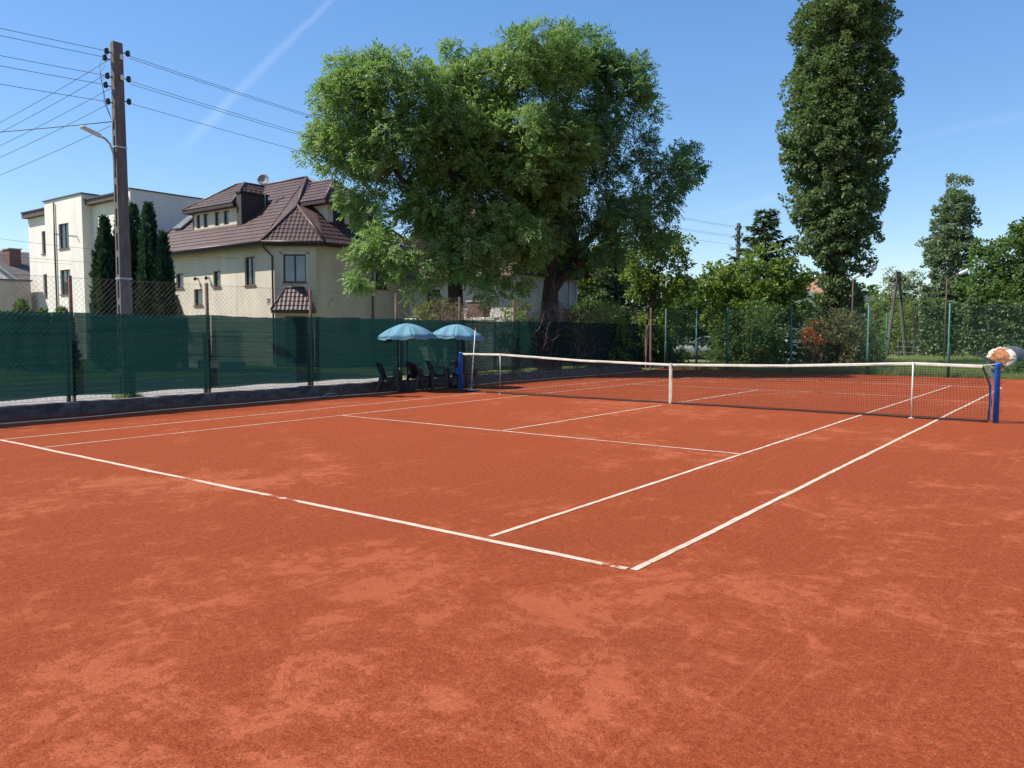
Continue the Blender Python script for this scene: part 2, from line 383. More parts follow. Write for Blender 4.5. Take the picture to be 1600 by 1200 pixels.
def seg_tubes(P0, P1, r, sides=3):
    P0 = np.asarray(P0, float); P1 = np.asarray(P1, float); d = P1-P0; d /= np.linalg.norm(d, axis=1)[:, None]+1e-9
    ref = np.where(np.abs(d[:, 2:3]) < .9, np.array([[0, 0, 1.]]), np.array([[1., 0, 0]]))
    a = np.cross(d, ref); a /= np.linalg.norm(a, axis=1)[:, None]; c = np.cross(d, a)
    rr = np.broadcast_to(np.asarray(r, float).reshape(-1, 1), (len(P0), 1)) if not np.isscalar(r) else r
    V = []
    for P in (P0, P1):
        for k in range(sides):
            an = 2*math.pi*k/sides; V.append(P+(a*math.cos(an)+c*math.sin(an))*rr)
    V = np.stack(V, 1).reshape(-1, 3); n = len(P0); base = np.arange(n)[:, None]*(2*sides)
    Q = np.concatenate([base+np.array([[k, (k+1) % sides, sides+(k+1) % sides, sides+k]]) for k in range(sides)], 0)
    return V, Q
def unit(a): return a/(np.linalg.norm(a, axis=1)[:, None]+1e-9)
def leaf_quads(P, D, N, L, W):
    D = unit(D); S = unit(np.cross(D, N)); L = np.asarray(L).reshape(-1, 1); W = np.asarray(W).reshape(-1, 1)
    Nn = np.cross(S, D)
    V = np.stack([P, P+D*L*.45+S*W*.5+Nn*W*.12, P+D*L, P+D*L*.45-S*W*.5+Nn*W*.12], 1).reshape(-1, 3)
    return V, np.arange(len(V)).reshape(-1, 4)

# ---------------------------------------------------------------- foliage generators
def sample_clumps(rng, blobs, spacing, core=.35, depth=None):
    """clump centres in the union of ellipsoids (x, y, z, rx, ry, rz); more of them near the surface"""
    B = np.array(blobs, float); vol = B[:, 3]*B[:, 4]*B[:, 5]; out = np.zeros((0, 3)); tries = 0
    while tries < 14000:
        tries += 1
        b = B[rng.choice(len(B), p=vol/vol.sum())]
        u = unit(rng.normal(size=(1, 3)))[0]*rng.random()**(1/3)
        p = b[:3]+u*b[3:6]*.93
        f = np.min(np.linalg.norm((p-B[:, :3])/B[:, 3:6], axis=1))
        if f < .5 and rng.random() > core: continue
        if len(out) and np.min(np.sum((out-p)**2, 1)) < spacing**2: continue
        out = np.vstack([out, p])
    return out
def grow_branches(trunk, tips, tip_r=.011, power=2.35, bend=.25, rng=None, climb=.6, limbs=()):
    """trunk: list of (point, radius). every tip is tied to the nearest limb; pipe-model radii"""
    pts = [Vector(p) for p, _ in trunk]; par = [-1]+list(range(len(trunk)-1)); fixed = [r for _, r in trunk]
    start = max(1, int(len(trunk)*.45))
    order = sorted(range(len(tips)), key=lambda i: (Vector(tips[i])-pts[-1]).length)
    for (j, chain) in limbs:                       # heavy limbs leaving trunk node j
        prev = j
        for p, r in chain:
            pts.append(Vector(p)); par.append(prev); fixed.append(r); prev = len(pts)-1
    node_arr = [list(p) for p in pts]; plen = [0.0]*len(pts)
    for i in order:
        a = np.array(tips[i]); NA = np.array(node_arr); dv = a-NA; dist = np.linalg.norm(dv, axis=1)
        cost = dist+.30*np.array(plen)+climb*np.maximum(0, NA[:, 2]-a[2]); cost[:start] += 4
        j = int(np.argmin(cost)); p0 = Vector(node_arr[j]); p1 = Vector(a)
        nseg = max(2, int(dist[j]/.55)); prev = j
        sag = Vector((rng.normal(0, 1), rng.normal(0, 1), abs(rng.normal(0, .6))))*bend*dist[j]*.35
        for k in range(1, nseg+1):
            tt = k/nseg; q = p0.lerp(p1, tt)+sag*math.sin(math.pi*tt)*.6
            node_arr.append(list(q)); pts.append(q); par.append(prev); fixed.append(None)
            plen.append(plen[prev]+(q-pts[prev]).length); prev = len(pts)-1
    n = len(pts); acc = [0.0]*n; kids = [0]*n
    for i in range(n):
        if par[i] >= 0: kids[par[i]] += 1
    for i in range(n-1, -1, -1):
        if kids[i] == 0: acc[i] += tip_r**power
        if par[i] >= 0: acc[par[i]] += acc[i]
    rad = [fixed[i] if fixed[i] else min(acc[i]**(1/power), .3) for i in range(n)]
    P0, P1, r0, r1 = [], [], [], []
    for i in range(len(trunk), n):
        P0.append(pts[par[i]]); P1.append(pts[i]); r1.append(rad[i]); r0.append(min(rad[par[i]], rad[i]*1.3))
    P0, P1 = np.array(P0), np.array(P1)
    V, Q = seg_tubes(P0, P1, 1.0, 6)
    V = V.reshape(-1, 12, 3); mid0, mid1 = P0[:, None], P1[:, None]
    V[:, :6] = mid0+(V[:, :6]-mid0)*np.array(r0)[:, None, None]; V[:, 6:] = mid1+(V[:, 6:]-mid1)*np.array(r1)[:, None, None]
    return V.reshape(-1, 3), Q
def trunk_mesh(name, trunk, extra, mat, parent, rng):
    mb = MB(); mb.tube([p for p, _ in trunk], [r for _, r in trunk], 12)
    # root flare and bark unevenness
    V = np.array(mb.v); V += rng.normal(0, .012, V.shape)
    faces = mb.f; v0 = len(V)
    me = bpy.data.meshes.new(name)
    if extra is not None:
        EV, EQ = extra; V = np.vstack([V, EV]); faces = faces+[tuple(int(x)+v0 for x in q) for q in EQ]
    me.from_pydata([tuple(x) for x in V], [], faces); me.update(); me.polygons.foreach_set('use_smooth', [True]*len(me.polygons))
    return link(name, me, mat, parent)
def foliage(rng, C, rad, n_per, size, kind='leaf', droop=.25, aspect=.5, centre=None, up=.7, flat=.8, tufts=8, tr=.36):
    """every clump is a handful of leaf tufts on its outer, upper side; leaves fan out from each tuft"""
    cen = np.array(centre if centre is not None else C.mean(0)); nt = len(C)*tufts; ti = np.repeat(np.arange(len(C)), tufts)
    oc = unit(C-cen)
    u = unit(rng.normal(size=(nt, 3))+oc[ti]*.55+np.array([0, 0, .30])); u[:, 2] *= flat
    TC = C[ti]+u*(rad[ti][:, None])*rng.uniform(.45, 1.0, (nt, 1))
    k = max(2, int(round(n_per/tufts))); n = nt*k; tj = np.repeat(np.arange(nt), k); idx = ti[tj]
    uu = unit(rng.normal(size=(n, 3))+u[tj]*.6); P = TC[tj]+uu*(rad[idx]*tr)[:, None]*rng.random((n, 1))**(1/2.4)*np.array([1, 1, .8])
    out = unit(P-cen)
    D = unit(uu*.9+out*.35+rng.normal(size=(n, 3))*.4+np.array([0, 0, -droop]))
    N = unit(np.array([0, 0, up])+uu*.45+out*.2+rng.normal(size=(n, 3))*.42)
    tt_ = rng.random(nt)
    ct = rng.random(len(C))
    tint = np.clip(.25*ct[idx]+.30*tt_[tj]+.42*rng.random(n)+.02, 0, 1)
    if kind == 'leaf':
        L = size*rng.uniform(.7, 1.25, n)
        V, Q = leaf_quads(P, D, N, L, L*aspect); return V, Q, tint
    S = unit(np.cross(D, N)); L = size*rng.uniform(.75, 1.25, n)[:, None]; VV, TT = [], []
    for k, (tt, sd) in enumerate(((.15, 1), (.2, -1), (.45, 1), (.5, -1), (.75, 1), (.8, -1), (.9, 0))):
        p = P+D*L*tt+np.array([0, 0, -1])*L*.18*tt*tt
        d = D*(.55 if sd else 1)+S*sd*.85+np.array([0, 0, -.15])
        v, _ = leaf_quads(p, d, N+rng.normal(size=(n, 3))*.25, L[:, 0]*.46, L[:, 0]*.46*aspect)
        VV.append(v.reshape(n, 4, 3)); TT.append(np.clip(tint+rng.normal(0, .08, n), 0, 1))
    V = np.concatenate(VV, 0).reshape(-1, 3); return V, np.arange(len(V)).reshape(-1, 4), np.concatenate(TT)
def deciduous(name, label, cat, base, blobs, trunk, leaf, n_per, size, clump=.8, spacing=.62, kind='leaf', mat='leaf_ash', bark='bark', seed=1, aspect=.5, droop=.25, core=.35, group=None, bend=.25, rz=.651, climb=.6, flat=.8, up=.7, limbs=()):
    rng = np.random.default_rng(seed)
    root = empty(name, (base[0], base[1], 0), rz, label, cat, group)
    C = sample_clumps(rng, blobs, spacing, core)
    rad = clump*rng.uniform(.7, 1.25, len(C))
    extra = grow_branches(trunk, C, rng=rng, bend=bend, climb=climb, limbs=limbs)
    trunk_mesh('trunk', trunk, extra, bark, root, rng)
    V, Q, tint = foliage(rng, C, rad, n_per, size, kind, droop, aspect, centre=C.mean(0)-np.array([0, 0, 1.5]), flat=flat, up=up)
    nice(link('crown', np_mesh('crown', V, Q, tint), mat, root), kind='stuff')
    return root
def shrub(name, label, cat, base, size3, n, leaf, mat, seed, stems=6, lift=.1, aspect=.5, group=None, rz=.651, twig='twig', fill=.55):
    """multi-stemmed bush: stems from the ground with leaf clumps along an uneven dome"""
    rng = np.random.default_rng(seed); w, d, h = size3
    root = empty(name, (base[0], base[1], 0), rz, label, cat, group)
    k = max(10, int(n/70)); C = []
    while len(C) < k:
        u = rng.uniform(-1, 1, 3); u[2] = rng.random()
        f = (u[0]**2+u[1]**2)**.5
        if f > 1 or f*f+max(0, u[2]-.45)**2*3.2 > 1.0*rng.uniform(.75, 1.1): continue
        if f < fill*.6 and u[2] < .5 and rng.random() < .6: continue
        C.append((u[0]*w, u[1]*d, lift+u[2]*(h-lift)))
    C = np.array(C); rad = np.full(len(C), .28*(w*d*h)**(1/3))*rng.uniform(.7, 1.2, len(C))
    P0, P1 = [], []
    for c in C[::2]:
        b = Vector((rng.normal(0, w*.18), rng.normal(0, d*.18), 0)); m = b.lerp(Vector(c), .5)+Vector((0, 0, .12*h))
        P0 += [b, m]; P1 += [m, Vector(c)]
    Vt, Qt = seg_tubes(np.array(P0), np.array(P1), .014, 4)
    link('stems', np_mesh('stems', Vt, Qt), twig, root)
    V, Q, tint = foliage(rng, C, rad, max(20, n//len(C)), leaf, 'leaf', .1, aspect, centre=(0, 0, h*.3))
    V[:, 2] = np.maximum(V[:, 2], .02)
    nice(link('foliage', np_mesh('foliage', V, Q, tint), mat, root), kind='stuff')
    return root
def spruce(name, label, base, h, rad, seed, mat='leaf_spruce', z0=.6, nlev=26, nb=11, size=.34):
    rng = np.random.default_rng(seed); root = empty(name, (base[0], base[1], 0), rng.random()*6, label, 'tree')
    mb = MB(); mb.tube([(0, 0, 0), (0, 0, h*.5), (0, 0, h*.99)], [.02*h, .012*h, .01], 8)
    P0, P1, LP, LD = [], [], [], []
    for l in range(nlev):
        f = l/nlev; z = z0+(h-z0)*f**.92; ln = rad*(1-f)**.78*(.75+.5*rng.random())
        for k in range(max(4, int(nb*(1-f*.55)))):
            a = rng.random()*6.283; L = ln*rng.uniform(.6, 1.15)+.12; dirv = np.array([math.cos(a), math.sin(a), 0])
            droop = .25*(1-f); q = [np.array([0, 0, z])]
            for s in (.33, .66, 1.0): q.append(np.array([0, 0, z])+dirv*L*s+np.array([0, 0, -droop*L*s+.28*L*s*s*(.5+f)]))
            for i in range(3): P0.append(q[i]); P1.append(q[i+1])
            m = int(8+L*16)
            for _ in range(m):
                s = rng.random()**.75; i = min(2, int(s*3)); p = q[i]+(q[i+1]-q[i])*(s*3-i)
                side = np.array([-dirv[1], dirv[0], 0])*rng.choice([-1, 1])
                LP.append(p); LD.append(dirv*.55+side*rng.uniform(.2, .9)+np.array([0, 0, rng.uniform(-.55, .25)]))
    V, Q = seg_tubes(np.array(P0), np.array(P1), .016, 3)
    trunk = mb.build('trunk', 'bark', root, True); nice(link('branches', np_mesh('branches', V, Q), 'bark', root), kind='stuff')
    LP, LD = np.array(LP), np.array(LD); n = len(LP)
    L = size*rng.uniform(.6, 1.2, n); V, Q = leaf_quads(LP, LD, np.array([[0, 0, 1.]])+rng.normal(size=(n, 3))*.4, L, L*.34)
    nice(link('crown', np_mesh('crown', V, Q, rng.random(n)), mat, root), kind='stuff')
    return root
def thuja(name, label, base, h, r, seed, mat='leaf_thuja', n=15000, group=None, leaf=.24, taper=1.0):
    rng = np.random.default_rng(seed); root = empty(name, (base[0], base[1], 0), 0, label, 'conifer', group)
    MB().tube([(0, 0, 0), (0, 0, h*.6), (0, 0, h*.96)], [.10, .07, .02], 7).build('trunk', 'bark', root, True)
    # several upright leaders give the uneven flame outline
    lead = [(0, 0, h, r)]+[(rng.normal(0, r*.42), rng.normal(0, r*.42), h*rng.uniform(.55, .93), r*rng.uniform(.45, .7)) for _ in range(9)]
    P, D, N = [], [], []
    wts = np.array([l[2]*l[3] for l in lead]); wts /= wts.sum()
    for i, (lx, ly, lh, lr) in enumerate(lead):
        k = int(n*wts[i]); f = rng.random(k)**.9; a = rng.random(k)*6.283
        prof = lr*np.minimum(1, (f+.02)/.12)**.5*np.clip(1-f, 0, 1)**(.55*taper)*(1+.16*np.sin(a*5+f*13+i)+.10*np.sin(f*40+a*3))
        rr = prof*rng.uniform(.55, 1.05, k)
        p = np.stack([lx+np.cos(a)*rr, ly+np.sin(a)*rr, .05+f*(lh-.1)], 1); o = np.stack([np.cos(a), np.sin(a), 0*a], 1)
        P.append(p); D.append(o*.45+np.array([0, 0, 1.])+rng.normal(size=(k, 3))*.28); N.append(np.stack([-np.sin(a), np.cos(a), 0*a], 1)+o*.5+rng.normal(size=(k, 3))*.45)
    P, D, N = map(np.concatenate, (P, D, N)); L = leaf*rng.uniform(.6, 1.25, len(P))
    V, Q = leaf_quads(P, D, N, L, L*.36)
    nice(link('crown', np_mesh('crown', V, Q, rng.random(len(P))), mat, root), kind='stuff')
    return root
# ---------------------------------------------------------------- ground, court, street
def sheet(name, x0, x1, y0, y1, z, mat, nx=1, ny=1, parent=None):
    mb = MB()
    for j in range(ny+1):
        for i in range(nx+1): mb.v.append((x0+(x1-x0)*i/nx, y0+(y1-y0)*j/ny, z))
    for j in range(ny):
        for i in range(nx): a = j*(nx+1)+i; mb.f.append((a, a+1, a+nx+2, a+nx+1))
    o = mb.build(name, mat, parent)
    if parent is None: o['kind'] = 'structure'
    return o
sheet('ground', -600, 600, -400, 800, -.03, 'lawn')
court = sheet('court_surface', -2.80, 24, -16, 27.95, 0, 'clay')
sheet('pavement', -8.6, -3.12, -40, 15.5, -.012, 'pavement')
sheet('road', -14.0, -8.6, -60, 16.5, -.016, 'asphalt')
sheet('path', -14, -2.2, 28.6, 34.5, -.012, 'asphalt')

def court_line(name, a, b, w, wear):
    """strip 4 mm above the clay; wear: function of 0..1 along the strip"""
    a, b = Vector((*a, 0)), Vector((*b, 0)); d = (b-a); L = d.length; d /= L; s = Vector((-d.y, d.x, 0)); n = max(4, int(L/.12))
    mb = MB(); wv = []; rg = random.Random(name+str(a)); off = 0; tl = 0; tr = 0
    for i in range(n+1):
        off = off*.93+rg.gauss(0, .0016); tl = tl*.6+rg.gauss(0, .0020); tr = tr*.6+rg.gauss(0, .0020)
        p = a+d*(L*i/n)
        for k in (1, -1): mb.v.append(tuple(p+s*(k*w/2+off+(tl if k > 0 else tr))+Vector((0, 0, .004)))); wv.append(wear(i/n)+rg.gauss(0, .015))
    for i in range(n): mb.f.append((2*i+1, 2*i+3, 2*i+2, 2*i))
    o = mb.build(name, 'court_tape', court)
    at = o.data.attributes.new('wear', 'FLOAT', 'POINT'); at.data.foreach_set('value', wv)
    return o
def gaps(*g, base=0.0):
    def f(t):
        v = base
        for c, w, h in g: v += h*max(0, 1-abs(t-c)/w)
        return v
    return f
court_line('baseline', (0, 0), (10.90, -.01), .066, gaps((.485, .014, .42), (.50, .02, .25), (.635, .022, .45), (.66, .012, .5), (.985, .02, .34), (.93, .004, .4)))
court_line('sideline', (.02, .04), (-.10, 22.7), .042, gaps(base=.02))
court_line('sideline', (1.42, .04), (1.34, 22.7), .042, gaps(base=.04))
court_line('sideline', (9.60, .10), (9.62, 22.7), .048, gaps((.006, .006, .3), (.24, .004, .3), (.60, .02, .2), base=-.02))
court_line('sideline', (10.95, .0), (10.97, 22.7), .054, gaps((.012, .003, .5), (.003, .004, .3), (.53, .006, .35), base=-.03))
court_line('service_line', (1.44, 5.55), (9.57, 5.51), .05, gaps((.93, .012, .22), (.96, .01, .3), base=.02))
court_line('centre_line', (5.45, 5.59), (5.50, 17.42), .05, gaps((.52, .05, .5), base=.03))
court_line('service_line', (1.36, 17.5), (9.6, 17.5), .05, gaps((.6, .05, .2), base=.07))
court_line('baseline', (-.1, 22.72), (10.98, 22.72), .07, gaps((.45, .06, .2), base=.04))
# loose clay granules lying near the camera
rng = np.random.default_rng(3); n = 16000
rr = 2.3+rng.random(n)**1.5*7.5; aa = .651+rng.uniform(-.72, .72, n)
P = np.stack([13.52-np.sin(aa)*rr, -4.76+np.cos(aa)*rr, np.zeros(n)], 1); s = rng.uniform(.0010, .0030, n)*np.where(rng.random(n) < .015, 2.0, 1)
T = unit(rng.normal(size=(n*4, 3))).reshape(n, 4, 3)*.25+np.array([[1, 0, -.3], [-.5, .85, -.3], [-.5, -.85, -.3], [0, 0, 1.1]])
V = P[:, None]+T*s[:, None, None]; V[:, :, 2] += .0008
F = np.concatenate([np.arange(n)[:, None]*4+np.array([q]) for q in ((0, 1, 3), (1, 2, 3), (2, 0, 3), (0, 2, 1))])
nice(link('clay_granules', np_mesh('clay_granules', V.reshape(-1, 3), F), 'granule'), 'loose brick-red clay granules scattered over the near court', 'gravel', kind='stuff')

# ---------------------------------------------------------------- left fence: concrete plinth, posts, mesh, green screen
FX = -2.92; PY = [-9.5, -6.5, -3.5, -.55, 2.45, 5.45, 8.40, 11.45, 14.28, 17.16, 20.14, 23.11, 26.0]
fence = empty('chain_link_fence', (FX, 11, 0), 0, 'rusty chain link fence with green wind screen on a low concrete plinth', 'fence')
def link_panel(W, H, z0, cell=.108, r=.0018):
    S = []
    k = -int(H/cell)-1
    while k*cell < W:
        for sgn in (1, -1):
            x0 = k*cell; pts = []
            # line x = x0 + t, z = t  (or mirrored), clipped to the panel
            t0, t1 = max(0, -x0), min(H, W-x0)
            if t1 > t0+.01:
                a, b = (x0+t0, t0), (x0+t1, t1)
                if sgn < 0: a, b = (W-a[0], a[1]), (W-b[0], b[1])
                S.append((a, b))
        k += 1
    P0 = np.array([(0, a[0], z0+a[1]) for a, b in S]); P1 = np.array([(0, b[0], z0+b[1]) for a, b in S])
    e = [((0, 0, z0+H), (0, W, z0+H)), ((0, 0, z0+H*.5), (0, W, z0+H*.5)), ((0, 0, z0), (0, W, z0))]
    P0 = np.vstack([P0, [q[0] for q in e]]); P1 = np.vstack([P1, [q[1] for q in e]])
    rad = np.full(len(P0), r); rad[-3:] = .0032
    P0[:-3:2, 0] += .004; P1[:-3:2, 0] += .004
    V, Q = seg_tubes(P0, P1, rad, 4); return np_mesh('mesh_panel', V, Q)
pan = link_panel(3.0, 2.42, .31)
post_me = MB().box(-.028, .028, -.028, .028, .20, 2.78).mesh('post')
stub_me = MB().box(-.03, .03, -.034, .034, .0, 1.62).mesh('stub_post')
rg = random.Random(5)
for i, y in enumerate(PY):
    p = link('post', post_me, 'rusty_post', fence); p.location = (-.155, y-11+rg.uniform(-.01, .01), 0); p.rotation_euler = (rg.uniform(-.008, .008), rg.uniform(-.008, .008), 0)
    s = link('stub_post', stub_me, 'dark_green_post', fence); s.location = (-.15, y-11-.10, 0)
    if i == len(PY)-1: break
    w = PY[i+1]-y
    m = link('mesh_panel', pan, 'wire', fence); m.location = (0, y-11, 0); m.scale = (1, w/3, 1)
    # wind screen: slightly billowing sheet, laced between posts
    if y < 25:
        mb = MB(); nx, nz = 20, 10; w2 = w if i < len(PY)-3 else w
        for a in range(nx+1):
            for b in range(nz+1):
                u, v = a/nx, b/nz
                bel = -.035-.022*math.sin(math.pi*u)*math.sin(math.pi*v)*(.5+rg.random()*.06)+.007*math.sin(u*23+v*3+i)+.006*math.sin(u*41-v*7+i*3)*v
                zz = (.372+.03*math.sin(u*9+i*2)*.5)*(1-v)+v*(2.05-(.015+.012*(i*7%3))*math.sin(math.pi*u)+.006*math.sin(u*31+i))
                mb.v.append((bel, u*w2, zz))
        for a in range(nx):
            for b in range(nz): q = a*(nz+1)+b; mb.f.append((q, q+nz+1, q+nz+2, q+1))
        o = mb.build('wind_screen', 'screen_cloth', fence, True); o.location = (0, y-11, 0)
    # plinth panel, a cast concrete slab between posts, edges worn
    mb = MB(); nx = 24; rows = []
    for a in range(nx+1):
        yy = .008+(w-.016)*a/nx; top = .262+rg.gauss(0, .007); fc = .145+rg.gauss(0, .005)
        rows.append([(-.20, yy, -.1), (-.20, yy, top), (fc-.02, yy, top+rg.gauss(0, .004)), (fc, yy, top-.025), (fc+rg.gauss(0, .004), yy, .12), (fc+.012, yy, -.1)])
    for a in range(nx+1): mb.v += rows[a]
    for a in range(nx):
        for k in range(5): q = a*6+k; mb.f.append((q, q+1, q+7, q+6))
    mb.f.append(tuple(range(6))); mb.f.append(tuple(nx*6+k for k in range(6))[::-1])
    o = mb.build('concrete_panel', 'plinth_concrete', fence); o.location = (0, y-11, 0)
# dead creeper tangles hanging over the fence top
def tangle(name, label, base, w, h, z, seed, n=70, r=.007, cat='creeper'):
    rg = random.Random(seed); root = empty(name, base, 0, label, cat); P0, P1 = [], []
    for _ in range(n):
        p = Vector((rg.gauss(0, .05), rg.uniform(-w, w), 0)); g = rg.random(); steps = 12
        d = Vector((rg.gauss(0, .25), rg.gauss(0, .35), 1)).normalized(); top = z+h*(.35+.65*rg.random())*(1-(p.y/w)**2*.5)
        for k in range(60):
            q = p+d*.13; P0.append(p.copy()); P1.append(q.copy()); p = q
            d = (d+Vector((rg.gauss(0, .22), rg.gauss(0, .3), rg.gauss(0, .15)))).normalized()
            if p.z > top: d = (d+Vector((rg.gauss(0, .3), rg.gauss(0, .5), -1.1))).normalized()
            if p.z < z-h*.4 and k > 22: break
            d.x -= p.x*.25; d.y -= p.y*.05
    V, Q = seg_tubes(np.array([tuple(x) for x in P0]), np.array([tuple(x) for x in P1]), r, 3)
    o = link('stems', np_mesh('stems', V, Q), 'twig', root); o['kind'] = 'stuff'
    return root
tangle('dead_creeper', 'dry brown leafless bush beside the white house wall', (-3.9, 15.55, 0), .42, .8, 1.95, 1, 80)
tangle('dead_creeper', 'dead brown creeper on the fence below the forked ash trunk', (-3.12, 19.0, 0), .34, .4, 2.3, 2, 34)
tangle('dead_creeper', 'dead brown creeper on the fence top just left of the last screen post', (-3.12, 21.3, 0), .36, .38, 2.3, 3, 34)
# white cord lying along the plinth foot
mb = MB(); pts = []; rg = random.Random(9)
for i in range(150):
    y = -2+i*.19; pts.append((-2.36+.10*math.sin(i*.11)+.05*math.sin(i*.31+1)+rg.gauss(0, .006), y, .009))
nice(mb.tube(pts, .009, 5).build('boundary_cord', 'white_paint', None, True), 'white cord lying on the clay along the foot of the plinth', 'cord')
# coil of cord / short stakes lying by the plinth
mb = MB(); mb.tube([(-2.3, 8.05, .02), (-2.25, 8.25, .10), (-2.24, 8.45, .09), (-2.3, 8.7, .015)], .012, 6)
nice(mb.build('bent_stake', 'galvanised', None, True), 'bent metal hoop lying on the clay beside the plinth', 'hoop')

# ---------------------------------------------------------------- back fence, green posts
BY = 28.0; BX = [-2.62, -1.14, .28, 3.01, 5.98, 8.76, 11.6, 14.4, 17.2, 20.0]
bf = empty('green_chain_link_fence', (4, BY, 0), 0, 'green chain link fence with steel posts behind the far baseline', 'fence')
panb = link_panel(3.0, 2.5, .12, .095, .0016)
for i, x in enumerate(BX):
    s = 1.5 if i == 0 else 1
    mb = MB().lathe([(.036*s, 0), (.036*s, 2.72), (.0, 2.74)], sides=10, caps=False)
    p = mb.build('post', 'green_post' if i else 'dark_green_post', bf, True); p.location = (x-4, 0, 0)
    mb = MB().lathe([(.055*s, 0), (.055*s, 1.22), (.04*s, 1.25)], sides=10)
    p = mb.build('stub_post', 'green_post' if i else 'dark_green_post', bf, True); p.location = (x-4+.012, -.004, 0)
    if i < len(BX)-1:
        m = link('mesh_panel', panb, 'green_wire', bf); m.rotation_euler = (0, 0, -math.pi/2); m.scale = (1, (BX[i+1]-x)/3, 1); m.location = (x-4, .06, 0)
sheet('kerb', -2.7, 24, 27.95, 28.10, .015, 'plinth_concrete')
# lone gate post in the opening at the corner
nice(MB().box(-3.02, -2.95, 25.97+1.2, 26.05+1.2, 0, 2.76).build('gate_post', 'rusty_post'), 'brown steel post standing alone in the opening past the wind screen', 'post')
nice(MB().box(-3.20, -3.14, 27.10, 27.17, 0, 1.35).build('short_post', 'rusty_post'), 'short brown stub beside the lone post past the wind screen', 'post')

# ---------------------------------------------------------------- net
NY = 11.885; XL, XR = -.96, 11.9
net = empty('tennis_net', (5.485, NY, 0), 0, 'black tennis net with white headband across the clay court', 'net')
xs_k = [-.86, .456, 3.0, 5.45, 8.0, 10.514, 11.66]; zs_k = [1.065, 1.072, .965, .92, .962, 1.07, 1.045]
def top(x): return float(np.interp(x, xs_k, zs_k))
def netlayer(z_from_top, z_to, cell, r, yo, bag):
    x0, x1 = -.86, 11.62; nx = int((x1-x0)/cell); P0, P1 = [], []
    def pt(x, f):     # f 0 top .. 1 bottom
        zt = top(x)-.03; zb = .035 if z_to is None else zt-z_to
        side = .0
        if x > 11.0: side = .16*(x-11.0)/.62*min(1, f*1.6)
        return (x+side-5.485, yo+bag*math.sin(math.pi*f)+.012*math.sin(x*3+f*5), zt+(zb-zt)*f)
    nr = int((1.0 if z_to is None else z_to)/cell)
    G = [[pt(x0+(x1-x0)*i/nx, j/nr) for j in range(nr+1)] for i in range(nx+1)]
    for i in range(nx+1):
        for j in range(nr+1):
            if j < nr: P0.append(G[i][j]); P1.append(G[i][j+1])
            if i < nx: P0.append(G[i][j]); P1.append(G[i+1][j])
    V, Q = seg_tubes(np.array(P0), np.array(P1), r, 3); return np_mesh('netting', V, Q)
nice(link('netting', netlayer(0, None, .045, .0024, 0, .03), 'net_cord', net), kind='stuff')
nice(link('top_netting', netlayer(0, .32, .045, .0022, .035, .05), 'net_cord', net), kind='stuff')
# headband, folded over the cable
mb = MB(); n = 90
for i in range(n+1):
    x = -.86+12.52*i/n; z = top(x)
    for (yy, zz) in ((-.009, -.045), (-.012, -.008), (0, .008), (.012, -.008), (.009, -.045)): mb.v.append((x-5.485, yy, z+zz))
for i in range(n):
    for k in range(4): q = i*5+k; mb.f.append((q, q+1, q+6, q+5))
mb.build('headband', 'net_band', net, True)
for q in ([(XL-5.485, 0, 1.07), (-.86-5.485, 0, 1.065)], [(11.66-5.485, 0, 1.045), (XR-5.485, 0, 1.075)]): MB().tube(q, .006, 6).build('cable', 'galvanised', net)
mb = MB(); mb.tube([(x-5.485, -.012, .022+.006*math.sin(x*4)) for x in np.linspace(-.86, 11.78, 60)], .017, 6); mb.build('bottom_tape', 'net_cord', net, True)
mb = MB(); pts = [(11.66, 1.02), (11.71, .90), (11.79, .68), (11.80, .5), (11.81, .35), (11.79, .2), (11.785, .03)]
for i in range(len(pts)-1):
    (a, b), (c, d) = pts[i], pts[i+1]
    mb.hexa([(a-.02-5.485, -.008, b), (a+.02-5.485, -.008, b), (a+.02-5.485, .008, b), (a-.02-5.485, .008, b), (c-.02-5.485, -.008, d), (c+.02-5.485, -.008, d), (c+.02-5.485, .008, d), (c-.02-5.485, .008, d)])
mb.build('end_tape', 'net_cord', net)
for z in (.78, .55, .36, .12): MB().tube([(11.79-5.485, 0, z), (11.86-5.485, -.02, z+.01)], .004, 4).build('lacing', 'net_cord', net)
mb = MB(); mb.box(-.028-.035, .028-.035, -.032, -.024, .012, .93); mb.box(-.028-.035, .028-.035, .024, .032, .012, .93); mb.box(-.028-.035, .028-.035, -.024, .024, .93, .938); mb.build('centre_strap', 'net_band', net)
for k, x in enumerate((.456, 10.514)):
    mb = MB(); mb.tube([(x, NY-.02, 0), (x, NY-.02, 1.075)], .013 if k else .010, 8); mb.lathe([(.05, 0), (.05, .008), (.014, .012)], x, NY-.02, 0, 12)
    nice(mb.build('singles_stick', 'white_paint' if k else 'galvanised', None, True), ('thin grey singles stick propping the net at its far left end', 'slim white singles stick propping the net near the blue post on the right')[k], 'stick', 'singles sticks under the net')
